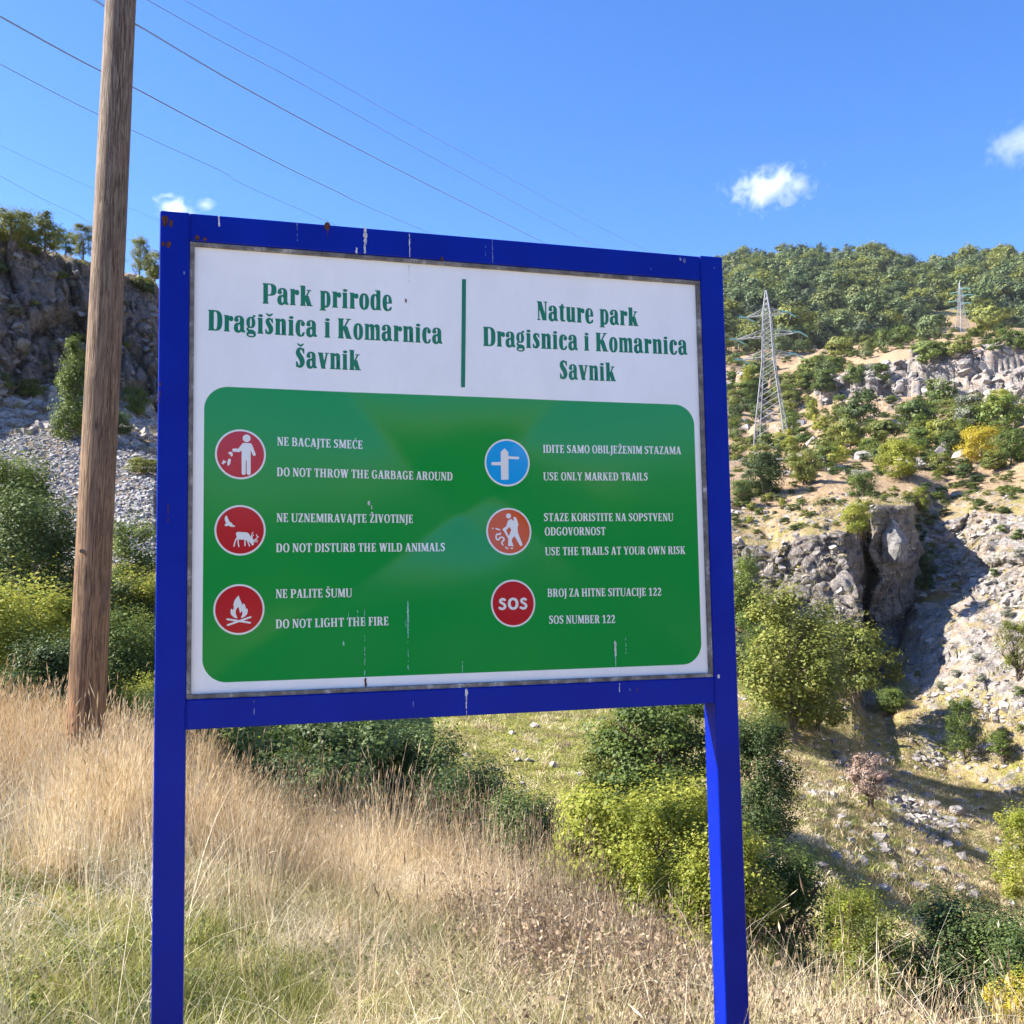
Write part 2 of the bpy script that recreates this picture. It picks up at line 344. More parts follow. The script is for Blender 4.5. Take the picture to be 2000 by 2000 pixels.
dry = .5+0*rock
dry += -.35*inb(3, 5)*left-.4*inb(3.6, 5)*(1-left)*(1-right)-.12*inb(4, 5)*right+.45*inb(8.5, 10)*right+.35*inb(10, 13)-.35*sst(BB, 12.9, 13.2)+.35*inb(6, 7)*left-.1*inb(5, 6)*right
dry += inb(12, 13.2)*.35
tone = 1-.42*left*inb(6.9, 8.1, .1)-.10*left*inb(7, 7.5)-.3*right*inb(6.9, 8.05, .08)*(PX < 1786)  # left cliff rock coloured darker, partly standing in for its shade
dry = np.clip(dry+.25*fbm(P0, 14, 3, 31), 0, 1)
# relief
out = np.stack([-np.sin(AZ).ravel(), -np.cos(AZ).ravel(), 0*RR], 1); up = np.array([0, 0, 1.])
cl = inb(7, 8.02, .05)
dvec = out*(.85*cl+.25*(1-cl))[:, None]+up*(.25*cl+.8*(1-cl))[:, None]
amp = np.interp(BB, [0, 1, 2, 3, 4, 6.9, 7.2, 7.8, 8.1, 10, 11, 12, 13, 14, 15], [0, .02, .07, .25, .55, .8, 1.5, 1.2, 1.3, 2.4, 3.5, 3.5, 7, 14, 14])
sca = np.interp(BB, [0, 2, 3, 4, 8, 10, 12, 15], [1, 2.5, 5, 8, 9, 22, 26, 60])
D = np.zeros(len(P0))
for lo, hi, sc in ((0, 3, 2.5), (3, 9.5, 8), (9.5, 16, 26)):
    m = (BB >= lo-.3) & (BB < hi+.3); w = inb(lo, hi, .3)[m]
    D[m] += w*fbm(P0[m], sc, 4, 41)
D *= amp*fr
rk = sst(rock+.35*fbm(P0, 2.5, 3, 77), .38, .62)*fr
m = (rk > .02) & (BB > 3.5) & (BB < 10.4)
Pm = P0[m]; w1, w2, idn = worley(Pm+fbm(Pm, 2, 2, 61)[:, None]*.5, 3.1, 5, (1, 1, 2.2)); v1, v2, id2 = worley(Pm, .95, 15, (1, 1, 1.9))
u1, u2, id3 = worley(Pm, .42, 18, (1, 1, 1.2))
E_ = (idn-.5)*1.7+(id2-.5)*.42+np.minimum(w2-w1, .13)*3.2+np.minimum(v2-v1, .2)*1.0+(id3-.5)*.2
left_cliff = (left*inb(7, 8.05, .05))[m]
rsm = (rs_*right*inb(4.9, 8.4))[m]
E_ *= (.5+.6*cl[m]+.35*left_cliff)*(1-.3*rsm)*(1-.45*((PX[m] > 1700) & (PX[m] < 1786) & (BB[m] > 7)))
D[m] += E_*rk[m]
m = (rk > .02) & (BB > 9.9) & (BB < 13)
w1, w2, idn = worley(P0[m], 7.5, 25, (1, 1, 1.5)); v1, v2, id2 = worley(P0[m], 3, 35, (1, 1, 1.3))
D[m] += ((idn-.5)*5+(id2-.5)*2.4+np.minimum(w2-w1, .25)*3)*rk[m]*(.4+.8*inb(11, 12, .06)[m])
P1 = P0+dvec*D[:, None]
# fissure with a deep shadow left of the block tower
P1[:, 2] += 0
fis = np.exp(-((PX-(1697+(BB-7.5)*8))/7.0)**2)*inb(6.9, 8.05, .08)*right
P1 -= out*(fis*1.8)[:, None]
tv = np.stack([np.cos(AZ).ravel(), -np.sin(AZ).ravel(), 0*RR], 1); wj = (inb(6.6, 8.3, .2)*right)
P1 += tv*(wj*(1.5*fbm(P0*[1, 1, 1], 4.5, 3, 91)+.5*fbm(P0, 1.3, 2, 93)))[:, None]; P1[:, 2] += wj*.9*fbm(P0, 6, 3, 95)
# scree is smooth at large, pebbly at small scale
V = P1.astype(np.float32)
idx = np.arange(NRW*NC).reshape(NRW, NC)
Q = np.stack([idx[:-1, :-1], idx[:-1, 1:], idx[1:, 1:], idx[1:, :-1]], -1).reshape(-1, 4)
fb = ((band[:-1]+band[1:])/2)[:, None]+0*Q.reshape(NRW-1, NC-1, 4)[..., 0]; fb = fb.ravel()
fp = pxc[:-1, :-1].ravel()
fa = (az[None, :-1]+0*TR[:-1, :-1]).ravel()
cls = np.full(len(Q), 0)
cls[fb > 2.6] = 1
front = np.abs(fa) < 60
cls[(fb > 5) & (fb < 6.2) & (fp < 520) & front] = 2
cls[(fb > 6.95) & (fb < 8.1) & (fp < 560) & front] = 3
cls[(fb > 6.0) & (fb < 8.04) & (fp > 1380) & (fp <= 1735) & front] = 4
cls[(fb > 4.9) & (fb < 8.5) & (fp > 1735) & front] = 5
cls[(fb > 10.9) & (fb < 12.05) & (fp > 1590) & front] = 6
cls[(~front) & (fb > 2.6)] = 7
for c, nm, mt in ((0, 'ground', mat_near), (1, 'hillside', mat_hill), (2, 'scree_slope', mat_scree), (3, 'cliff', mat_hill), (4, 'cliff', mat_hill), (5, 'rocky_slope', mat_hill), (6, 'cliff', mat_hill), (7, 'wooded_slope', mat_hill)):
    f = Q[cls == c]; u, inv = np.unique(f, return_inverse=True)
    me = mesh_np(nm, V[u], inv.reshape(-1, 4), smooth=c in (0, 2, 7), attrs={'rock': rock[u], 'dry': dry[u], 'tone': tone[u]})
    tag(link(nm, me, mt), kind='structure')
G = V.reshape(NRW, NC, 3)
Gr = np.hypot(G[..., 0], G[..., 1])
def col_at(a): return int(np.clip(np.searchsorted(az, a), 1, NC-1))
def hgt(a, r):
    """terrain height at azimuth a (degrees), distance r"""
    j = col_at(a); t = np.clip((a-az[j-1])/(az[j]-az[j-1]), 0, 1); z = 0
    for jj, w in ((j-1, 1-t), (j, t)):
        o = np.argsort(Gr[:, jj]); z += w*float(np.interp(r, Gr[o, jj], G[o, jj, 2]))
    return z
_elev = (G[..., 2]-EYE.z)/np.maximum(Gr, .01)
def lip(px):
    a = azr(px, 500); j = col_at(a); k = int(np.argmax(np.where((band > 7.6) & (band < 8.4), _elev[:, j], -9))); g = G[k, j]
    return Vector((float(g[0]), float(g[1]), float(g[2])-.1)), float(Gr[k, j])
def ground(px, py):
    """the terrain point the camera ray through a measured point meets"""
    d = ray(px, py); a = math.degrees(math.atan2(d.x, d.y)); e = d.z/math.hypot(d.x, d.y); j = col_at(a)
    k = 20
    ev = _elev[:, j]
    while k < NRW-2 and ev[k] < e: k += 1
    if k >= NRW-2: return lip(px) if px < 420 else onr(px, 700)
    t = (e-ev[k-1])/max(ev[k]-ev[k-1], 1e-5); r = Gr[k-1, j]*(1-t)+Gr[k, j]*t
    return Vector((r*math.sin(rad(a)), r*math.cos(rad(a)), EYE.z+e*r)), r
def onr(px, r):
    """terrain point at a given distance in the direction of column px"""
    a = azr(px); return Vector((r*math.sin(rad(a)), r*math.cos(rad(a)), hgt(a, r))), r

t = NT('bounce_gravel'); P = t.pos(); mat_bounce = t.done(t.pbsdf(t.ramp(t.noise(40, 4, .7, vec=P), [(.3, (.34, .32, .29)), (.7, (.60, .57, .53))]), .95, .1))
V_ = [(-60, 1.0, .0), (60, 1.0, .0), (60, -9.0, .0), (-60, -9.0, .0), (-60, 1.0, .06), (60, 1.0, .06), (60, -9.0, .06), (-60, -9.0, .06)]
tag(link('added_bounce_gravel', mesh_np('added_bounce_gravel', np.array(V_)+[0, 0, .05], np.array([(4, 7, 6, 5), (0, 1, 2, 3), (0, 4, 5, 1), (2, 6, 7, 3), (1, 5, 6, 2), (0, 3, 7, 4)])), mat_bounce), kind='structure')  # unseen gravel strip added behind the camera to bounce light onto the board

# ------------------------------------------------------------------ plants
def crown_mesh(name, seed, n_blob, n_leaf, leaf, shape='round', gap=.0, droop=0., z0=.12, asp=1.0, dome=.6):
    """foliage in a unit box (width 1, height 1, base at 0): leaf faces on clumps spread through the crown"""
    R = np.random.RandomState(seed); V, T = [], []
    V4 = []
    for b in range(n_blob):
        u = R.rand(); th = R.rand()*6.283
        if shape == 'round': zc = z0+.12+(.92-z0-.12)*u; prof = math.sqrt(max(.05, 1-((zc-.45)/.60)**2))
        elif shape == 'cone': zc = z0+(.95-z0)*u**1.2; prof = (1-.85*(zc-z0)/(1-z0))
        elif shape == 'flat': zc = .25+.65*u; prof = .55+.5*math.sin(3.0*zc)
        else: zc = z0+.1+(.85-z0)*u; prof = 1.0-.55*abs(zc-.5)*1.4
        rr = .40*prof*(R.rand()**.4); br = (.065+.13*R.rand()**1.3)*(1.15 if shape == 'round' else .95); rr *= 1+.14*R.normal()
        c = np.array([rr*math.cos(th), rr*math.sin(th), zc]); k = int(n_leaf/n_blob*(.6+.8*R.rand())); tb = R.rand()*.55
        d = R.normal(size=(k, 3)); d /= np.linalg.norm(d, axis=1)[:, None]; d[:, 2] = d[:, 2]*.85+.12
        q = c+d*br*(.45+.65*R.rand(k, 1))*[1, 1, .8]
        st_ = R.rand(k, 1) < .05; q = np.where(st_, c+d*br*(1.1+.45*R.rand(k, 1)), q); ok = q[:, 2] > .0; q, d = q[ok], d[ok]; k = len(q); q = q*[1, 1, asp]
        cd = q-[0, 0, .42]; cd = cd/np.linalg.norm(cd, axis=1)[:, None]; n = cd*dome+d*.7+R.normal(size=(k, 3))*.45+[0, 0, .3]; n /= np.linalg.norm(n, axis=1)[:, None]
        a = np.cross(n, R.normal(size=(k, 3))); a /= np.linalg.norm(a, axis=1)[:, None]; e = np.cross(n, a)
        s = leaf*(.45+1.25*R.rand(k, 1)**1.6); w = s*(.28+.16*R.rand(k, 1))
        v = np.stack([q-a*s*.5, q+e*w+n*s*.08, q+a*s*.5-n*s*.1*(1+droop), q-e*w+n*s*.08], 1)
        V4.append(v); T.append(np.repeat(np.clip(tb+.4*R.rand(k)+.12*(zc-.5), 0, 1), 4))
    V = np.concatenate(V4).reshape(-1, 3); F = np.arange(len(V)).reshape(-1, 4)
    return mesh_np(name, V, F, attrs={'tint': np.concatenate(T)})
def trunk_mesh(name, seed, n_limb=6, r0=.035, base=.0, multi=1, reach=.36):
    R = random.Random(seed); m = MB()
    for s in range(multi):
        ox, oy = (R.uniform(-.05, .05), R.uniform(-.05, .05)) if multi > 1 else (0, 0)
        lx, ly = (R.uniform(-.22, .22), R.uniform(-.22, .22)) if multi > 1 else (R.uniform(-.05, .05), R.uniform(-.05, .05))
        pts = [(ox+lx*t*t+.012*math.sin(9*t+s), oy+ly*t*t, -.06+.90*t) for t in [i/6 for i in range(7)]]
        m.tube(pts, [r0*(1-.85*i/6)/math.sqrt(multi) for i in range(7)], 6)
        for i in range(n_limb):
            t = R.uniform(.25, .8); k = int(t*6); p = Vector(pts[k]); th = R.uniform(0, 6.28); L = R.uniform(.5, 1)*reach
            e = p+Vector((math.cos(th)*L, math.sin(th)*L, L*.75)); q = (p+e)/2+Vector((0, 0, -.03))
            m.tube([p, q, e], [r0*.42*(1-t*.4), r0*.28, r0*.08], 5)
            for _ in range(2):
                f = e.lerp(q, R.uniform(.1, .8)); g = f+Vector((R.uniform(-.13, .13), R.uniform(-.13, .13), R.uniform(.04, .15))); m.tube([f, g], [r0*.13, r0*.04], 4)
    return m.mesh(name, True)
mat_bark = (lambda t: t.done(t.pbsdf(t.ramp(t.noise(9, 4, vec=t.scalev(t.pos(), (1, 1, .3))), [(.3, (.07, .055, .04)), (.7, (.23, .19, .15))]), .9, .2)))(NT('bark_grey_brown'))
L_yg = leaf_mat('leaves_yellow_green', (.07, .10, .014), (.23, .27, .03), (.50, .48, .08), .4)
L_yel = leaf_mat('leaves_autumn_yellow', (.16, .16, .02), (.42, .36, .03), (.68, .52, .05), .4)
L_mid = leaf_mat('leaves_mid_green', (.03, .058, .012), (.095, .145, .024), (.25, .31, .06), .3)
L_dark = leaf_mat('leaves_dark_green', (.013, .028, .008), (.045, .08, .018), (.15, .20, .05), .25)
L_ol = leaf_mat('leaves_olive_autumn', (.05, .075, .015), (.15, .18, .03), (.33, .33, .07), .3)
L_far = leaf_mat('leaves_far_wood', (.045, .075, .028), (.105, .15, .05), (.19, .235, .08), .2)  # far leaves dulled towards blue-green, haze put into their colour
L_fard = leaf_mat('leaves_far_dark', (.028, .048, .024), (.065, .095, .042), (.14, .17, .07), .2)
L_fary = leaf_mat('leaves_far_yellowing', (.06, .085, .028), (.14, .17, .048), (.24, .26, .085), .2)
L_grey = leaf_mat('leaves_grey_green', (.07, .085, .055), (.17, .19, .13), (.33, .34, .25), .25)
L_pink = leaf_mat('twigs_pinkish_dead', (.18, .12, .09), (.36, .25, .19), (.50, .38, .30), .15)
LM = {'yg': L_yg, 'yel': L_yel, 'mid': L_mid, 'dark': L_dark, 'ol': L_ol, 'far': L_far, 'grey': L_grey, 'pink': L_pink}
_cm, _tm = {}, {}
def get_crown(kind, lod, var, asp=1.0):
    k = (kind, lod, var, asp)
    if k not in _cm:
        shp = {'round': 'round', 'cone': 'cone', 'loose': 'loose', 'flat': 'flat'}
        nb, nl, ls = {'near': (84, 24000, .023), 'mid': (64, 13000, .029), 'far': (42, 3600, .052), 'tiny': (30, 2300, .060)}[lod]
        if kind == 'loose': nb, nl = int(nb*.8), int(nl*.55)
        if asp != 1: nl = int(nl*(.7+.4*asp)); nb = int(nb*(.6+.4*asp))
        _cm[k] = crown_mesh('crown', 100+var*13+len(_cm), nb, nl, ls, kind, z0=.02 if kind != 'loose' else .14, asp=asp, dome=1.5 if lod in ('far', 'tiny') else .7)
    return _cm[k]
_mm = {}
def crown_with(kind, lod, var, leaf, asp=1.0):
    k = (kind, lod, var, leaf, asp)
    if k not in _mm:
        me = get_crown(kind, lod, var, asp)
        if me.materials: me = me.copy()
        me.materials.clear(); me.materials.append(LM[leaf]); _mm[k] = me
    return _mm[k]
def get_trunk(var, multi):
    k = (var, multi)
    if k not in _tm:
        me = trunk_mesh('trunk', 300+var, 7, .034 if multi == 1 else .045, multi=multi); me.materials.append(mat_bark); _tm[k] = me
    return _tm[k]
_vn = [0]
def plant(p, w, h, leaf, label, kind='round', lod='mid', name='bush', cat='bush', group=None, multi=1, trunk=True, sink=.03):
    _vn[0] += 1; v = _vn[0] % (2 if lod in ('near', 'mid') else 4); asp = 1.0 if h/w < 1.35 else 1.8
    if lod == 'far' and h/w < .75: asp = .6
    rz = (_vn[0]*2.399) % 6.283
    if not trunk:
        o = bpy.data.objects.new(name, crown_with(kind, lod, v, leaf, asp)); COL.objects.link(o); o.location = p-Vector((0, 0, h*sink)); o.rotation_euler = (0, 0, rz); o.scale = (w, w, h/asp)
        return tag(o, label, cat, group)
    e = empty(name, p-Vector((0, 0, h*sink)), rz); e.scale = (w, w, h); tag(e, label, cat, group)
    c = bpy.data.objects.new('crown', crown_with(kind, lod, v, leaf, asp)); COL.objects.link(c); c.parent = e; c.scale = (1, 1, 1/asp)
    k = bpy.data.objects.new('trunk', get_trunk(v, multi)); COL.objects.link(k); k.parent = e
    return e
def plant_px(px, py, wpx, hpx, leaf, label, r=None, **kw):
    p, rr = ground(px, py) if r is None else onr(px, r)
    if r is not None: hpx = hpx
    s = rr/FPX
    return plant(p, wpx*s, hpx*s, leaf, label, **kw)

# --- prominent trees and bushes, from the left cliff to the right edge
PL = [
 # (px, py, width, height, leaves, kind, lod, name, cat, label)   py is where it stands
 (22, 470, 90, 62, 'ol', 'round', 'mid', 'small_tree', 'tree', 'olive green tree on the cliff top at the far left edge of the photo'),
 (88, 503, 88, 84, 'ol', 'loose', 'mid', 'small_tree', 'tree', 'taller yellowing tree on the left cliff top, left of the wooden pole'),
 (55, 495, 60, 46, 'mid', 'round', 'mid', 'bush', 'bush', 'low green bush on the cliff top between the two yellowing trees'),
 (128, 508, 60, 60, 'mid', 'loose', 'mid', 'small_tree', 'tree', 'thin tree with a bare top on the cliff edge just left of the wooden pole'),
 (162, 512, 56, 76, 'ol', 'loose', 'mid', 'small_tree', 'tree', 'olive tree on the cliff top half hidden behind the wooden pole'),
 (212, 540, 56, 50, 'mid', 'round', 'mid', 'bush', 'bush', 'green bush on the cliff top directly behind the wooden pole'),
 (272, 545, 56, 84, 'ol', 'loose', 'mid', 'small_tree', 'tree', 'pale slender tree on the cliff top between the pole and the sign frame'),
 (302, 548, 50, 60, 'ol', 'round', 'mid', 'bush', 'bush', 'yellowish bush on the cliff top touching the sign frame'),
 (140, 858, 100, 195, 'mid', 'cone', 'mid', 'small_tree', 'tree', 'tall bright green cone shaped tree at the cliff foot left of the pole'),
 (62, 782, 60, 40, 'ol', 'round', 'mid', 'bush', 'bush', 'small dull bush at the foot of the left cliff above the stones'),
 (2, 775, 40, 48, 'mid', 'round', 'mid', 'bush', 'bush', 'small green bush at the foot of the left cliff, at the photo edge'),
 (262, 815, 60, 60, 'mid', 'round', 'mid', 'bush', 'bush', 'grey green bush at the cliff foot between the pole and the sign'),
 (230, 850, 60, 46, 'dark', 'round', 'mid', 'bush', 'bush', 'dark low bush just right of the pole above the grey scree'),
 (280, 930, 70, 36, 'ol', 'flat', 'mid', 'bush', 'bush', 'brownish heathery bush at the upper right edge of the scree'),
]
for (px, py, w, h, lf, kd, lod, nm, ct, lb) in PL:
    plant_px(px, py, w, h, lf, lb, kind=kd, lod=lod, name=nm, cat=ct)
PR = [
 # nearer plants, placed by distance: (px, r, width px, py of the top, leaves, kind, lod, name, cat, label, multi)
 (15, 31, 110, 878, 'mid', 'round', 'near', 'small_tree', 'tree', 'light green tree at the left photo edge in front of the grey scree', 1),
 (52, 26, 165, 950, 'dark', 'round', 'near', 'small_tree', 'tree', 'dark green tree at the foot of the scree near the left photo edge', 3),
 (60, 16.5, 235, 1135, 'yg', 'round', 'near', 'bush', 'bush', 'big sunlit yellow green bush behind the grass left of the wooden pole', 3),
 (-30, 15.5, 190, 1130, 'yg', 'round', 'near', 'bush', 'bush', 'yellow green bush cut by the left photo edge', 3),
 (105, 14.3, 150, 1230, 'dark', 'round', 'near', 'bush', 'bush', 'dark leafy bush low in front of the yellow green bush beside the pole', 3),
 (20, 13.2, 170, 1300, 'dark', 'round', 'near', 'bush', 'bush', 'dark bush low behind the golden grass at the left photo edge', 3),
 (262, 27, 92, 1005, 'mid', 'loose', 'near', 'small_tree', 'tree', 'bright green sapling before the scree between the pole and the sign', 1),
 (285, 24, 60, 1115, 'yg', 'round', 'near', 'bush', 'bush', 'yellow green bush under the sapling next to the sign frame', 3),
 (232, 24, 52, 1118, 'dark', 'round', 'near', 'bush', 'bush', 'small dark shrub above the pale boulder right of the pole', 3),
 (230, 15.5, 90, 1185, 'mid', 'round', 'near', 'bush', 'bush', 'green bush right behind the foot of the wooden pole', 3),
 (288, 14.2, 80, 1320, 'yg', 'round', 'near', 'bush', 'bush', 'light green bush low beside the left sign post', 3),
 (335, 13.5, 90, 1340, 'dark', 'round', 'near', 'bush', 'bush', 'dark bush behind the left sign post above the grass', 3),
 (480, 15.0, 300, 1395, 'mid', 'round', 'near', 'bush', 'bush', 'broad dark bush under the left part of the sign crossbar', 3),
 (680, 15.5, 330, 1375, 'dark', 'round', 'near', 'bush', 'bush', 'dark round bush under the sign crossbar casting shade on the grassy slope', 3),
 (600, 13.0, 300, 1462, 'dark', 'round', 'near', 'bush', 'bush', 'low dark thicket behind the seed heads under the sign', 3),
 (915, 13.6, 230, 1478, 'dark', 'round', 'near', 'bush', 'bush', 'low dark bush added to stand in for the shadow right of the thicket under the crossbar', 3),  # dark foliage put where only the larger bush's shadow falls
 (1010, 12.2, 150, 1535, 'dark', 'round', 'near', 'bush', 'bush', 'lowest dark shrub added to fill the shadow behind the seed heads left of the sunlit bush', 3),  # another dark filler for the same shadowed patch
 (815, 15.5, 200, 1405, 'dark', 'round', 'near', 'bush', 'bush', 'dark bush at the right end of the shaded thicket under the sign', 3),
 (1270, 30, 280, 1350, 'mid', 'round', 'near', 'small_tree', 'tree', 'leafy green tree behind the right sign post, seen below the crossbar', 3),
 (1180, 31, 140, 1400, 'ol', 'round', 'near', 'small_tree', 'tree', 'lighter green tree left of the one behind the right sign post', 3),
 (1470, 29, 150, 1385, 'dark', 'round', 'near', 'small_tree', 'tree', 'dark bushy tree touching the right sign post on the sunny slope', 1),
 (1180, 9.2, 300, 1525, 'yg', 'round', 'near', 'bush', 'bush', 'sunlit yellow green bush in the meadow under the right end of the crossbar', 4),
 (1320, 8.6, 230, 1510, 'yg', 'round', 'near', 'bush', 'bush', 'yellow green bush directly behind the right sign post', 4),
 (1400, 8.0, 130, 1600, 'yg', 'round', 'near', 'bush', 'bush', 'green leaves seen between the two faces of the right sign post', 4),
 (1505, 9.0, 170, 1640, 'mid', 'round', 'near', 'bush', 'bush', 'glossy green bush just right of the right sign post', 4),
 (1632, 13, 90, 1725, 'yg', 'round', 'near', 'bush', 'bush', 'small bright green cushion bush right of the sign post below the slope', 3),
 (1700, 10.5, 190, 1780, 'ol', 'loose', 'near', 'bush', 'bush', 'feathery olive bush among tall grass stalks at the lower right', 3),
 (1840, 8.8, 210, 1740, 'dark', 'round', 'near', 'bush', 'bush', 'big dark green bush at the lower right of the photo', 4),
 (1965, 8.4, 200, 1770, 'dark', 'round', 'near', 'bush', 'bush', 'dark bush at the lower right photo edge', 4),
 (1940, 6.8, 130, 1895, 'yel', 'loose', 'near', 'bush', 'bush', 'small bush of yellow autumn leaves at the lower right corner', 3),
 (2010, 7.0, 120, 1880, 'yg', 'loose', 'near', 'bush', 'bush', 'bright lime green shrub in the lower right corner', 3),
 (1975, 40, 110, 1560, 'yg', 'loose', 'near', 'small_tree', 'tree', 'feathery light green young tree at the right photo edge', 1),
]
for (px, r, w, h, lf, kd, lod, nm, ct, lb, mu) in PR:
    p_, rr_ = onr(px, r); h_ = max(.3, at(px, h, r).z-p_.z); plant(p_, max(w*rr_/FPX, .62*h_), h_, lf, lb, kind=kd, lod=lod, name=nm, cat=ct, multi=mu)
PG = [
 # around the gorge
 (1549, 1450, 215, 300, 'ol', 'round', 'mid', 'big_tree', 'tree', 'largest broad yellow green tree below the grey cliff right of the sign', 1),
 (1600, 1430, 150, 240, 'ol', 'round', 'mid', 'small_tree', 'tree', 'yellow green tree merged with the right flank of the largest tree', 1),
 (1670, 1385, 165, 170, 'ol', 'flat', 'mid', 'small_tree', 'tree', 'spreading tree reaching into the dark gorge', 1),
 (1510, 1400, 110, 190, 'mid', 'round', 'mid', 'small_tree', 'tree', 'darker green tree behind the left side of the largest tree', 1),
 (1455, 1240, 92, 155, 'mid', 'round', 'mid', 'small_tree', 'tree', 'greyish green tree touching the sign post below the cliff', 1),
 (1440, 1330, 80, 90, 'dark', 'round', 'mid', 'bush', 'bush', 'dark bush between the largest tree and the sign post', 3),
 (1884, 1492, 74, 120, 'mid', 'loose', 'mid', 'small_tree', 'tree', 'slender light tree at the foot of the pale rocky slope', 1),
 (1958, 1490, 60, 56, 'mid', 'loose', 'mid', 'bush', 'bush', 'small bush among white rocks right of the slender tree', 3),
 (1740, 1395, 60, 50, 'mid', 'round', 'mid', 'bush', 'bush', 'bright green bush in the mouth of the gorge', 3),
 (1698, 1578, 92, 98, 'pink', 'loose', 'mid', 'bush', 'bush', 'dead pinkish brown bush alone on the sunny grass slope', 4),
 (1988, 1330, 80, 110, 'ol', 'loose', 'mid', 'small_tree', 'tree', 'brownish bare tree against the pale rocks at the right edge', 3),
 (1806, 1130, 56, 62, 'dark', 'round', 'mid', 'bush', 'bush', 'dark bush in the cleft between tower rock and pale slope', 3),
 (1800, 1165, 50, 44, 'dark', 'flat', 'mid', 'bush', 'bush', 'dark shrub hanging lower in the same cleft as the upper dark bush', 3),
 (1676, 1045, 62, 66, 'yg', 'round', 'mid', 'bush', 'bush', 'light bush growing on the cliff edge left of the tower rock', 3),
 (1686, 984, 58, 66, 'mid', 'round', 'mid', 'bush', 'bush', 'green bush on the bench above the tower rock', 3),
 (1800, 1010, 40, 60, 'yg', 'loose', 'mid', 'bush', 'bush', 'yellow green shrub on the right shoulder of the tower rock', 3),
 (1490, 966, 92, 88, 'dark', 'round', 'mid', 'small_tree', 'tree', 'dense dark tree on the bench in front of the large pylon foot', 1),
 (1571, 946, 72, 66, 'ol', 'round', 'mid', 'bush', 'bush', 'olive bush with autumn tint right of the dense dark tree', 3),
 (1450, 985, 50, 50, 'mid', 'round', 'mid', 'bush', 'bush', 'green bush next to the sign post left of the dense dark tree', 3),
 (1614, 920, 60, 52, 'mid', 'round', 'far', 'bush', 'bush', 'dark bush shading the bare strip above the gorge', 1),
 (1766, 938, 90, 82, 'yg', 'round', 'mid', 'small_tree', 'tree', 'rounded yellow green tree on the bench above the tower rock', 1),
 (1720, 904, 40, 36, 'dark', 'round', 'far', 'bush', 'bush', 'small dark bush between two yellow green trees on the bench', 1),
 (1919, 905, 78, 72, 'yel', 'round', 'mid', 'small_tree', 'tree', 'yellow leaved tree above the ochre terrace at the right', 1),
 (1975, 908, 66, 66, 'mid', 'round', 'mid', 'small_tree', 'tree', 'green tree right of the yellow leaved tree', 1),
 (1943, 920, 52, 42, 'ol', 'round', 'far', 'bush', 'bush', 'low olive bush in front of the yellow leaved tree', 1),
 (1884, 932, 40, 36, 'dark', 'round', 'far', 'bush', 'bush', 'small dark bush standing on the rim of the ochre terrace', 1),
 (1840, 925, 46, 40, 'ol', 'round', 'far', 'bush', 'bush', 'olive bush on the rim of the ochre terrace left of the dark one', 1),
 (1661, 876, 84, 58, 'ol', 'round', 'far', 'small_tree', 'tree', 'wide olive tree mid slope right of the large pylon', 1),
 (1728, 866, 66, 44, 'ol', 'round', 'far', 'small_tree', 'tree', 'olive tree joined to the right of the wide olive tree', 1),
 (1686, 829, 74, 68, 'dark', 'round', 'far', 'small_tree', 'tree', 'round dark tree standing alone on pale ground mid slope', 1),
 (1673, 750, 50, 40, 'mid', 'round', 'far', 'small_tree', 'tree', 'round tree on the bare ground above the lone round dark tree', 1),
 (1720, 754, 44, 46, 'mid', 'round', 'far', 'small_tree', 'tree', 'round tree at the left end of the pale cliff band', 1),
 (1841, 803, 70, 64, 'mid', 'round', 'far', 'small_tree', 'tree', 'tall green tree against the pale cliff band', 1),
 (1897, 838, 70, 64, 'grey', 'round', 'far', 'small_tree', 'tree', 'grey green tree below the right part of the pale cliff band', 1),
 (1959, 845, 86, 72, 'mid', 'round', 'far', 'small_tree', 'tree', 'broad green tree near the right edge below the pale cliff band', 1),
 (1788, 845, 84, 62, 'mid', 'round', 'far', 'small_tree', 'tree', 'green tree right of the lone round dark tree', 1),
 (1816, 709, 74, 40, 'mid', 'round', 'far', 'small_tree', 'tree', 'low green trees edge crowning the pale cliff band', 1),
 (1881, 697, 48, 44, 'ol', 'round', 'far', 'small_tree', 'tree', 'olive tree on the pale cliff just below the small pylon', 1),
 (1726, 690, 36, 48, 'mid', 'round', 'far', 'small_tree', 'tree', 'single tree with visible trunk on the bare strip', 1),
]
for (px, py, w, h, lf, kd, lod, nm, ct, lb, mu) in PG:
    plant_px(px, py, w, h, lf, lb, kind=kd, lod=lod, name=nm, cat=ct, multi=mu)
# --- the many small bushes of the far slope
GRP = 'bushes scattered on the far rocky slope'
spots = [(1590, 737, 66, 44), (1612, 745, 48, 40), (1568, 760, 36, 30), (1617, 770, 30, 30), (1543, 798, 40, 36), (1586, 823, 32, 42), (1546, 842, 40, 38), (1841, 867, 66, 46),
 (1440, 860, 38, 52), (1437, 822, 36, 32), (1434, 797, 34, 36), (1462, 762, 28, 52), (1437, 714, 28, 26), (1459, 727, 26, 24), (1645, 697, 66, 40), (1766, 674, 48, 38), (1822, 664, 70, 52),
 (1940, 658, 84, 56), (1984, 686, 40, 38), (1692, 702, 24, 24), (1500, 880, 46, 34), (1530, 890, 50, 40), (1610, 880, 40, 34), (1640, 905, 44, 36), (1700, 890, 44, 34), (1745, 885, 36, 30), (1800, 880, 50, 38), (1860, 880, 44, 36)]
rs2 = np.random.RandomState(5)
for k in range(105):
    for _ in range(20):
        px, py = rs2.uniform(1415, 2010), rs2.uniform(672, 925)
        white = (px > 1650 and 690 < py < 790) or (px > 1740 and 905 < py) 
        if not white: break
    s = rs2.uniform(18, 46); spots.append((px, py, s*1.1, s))
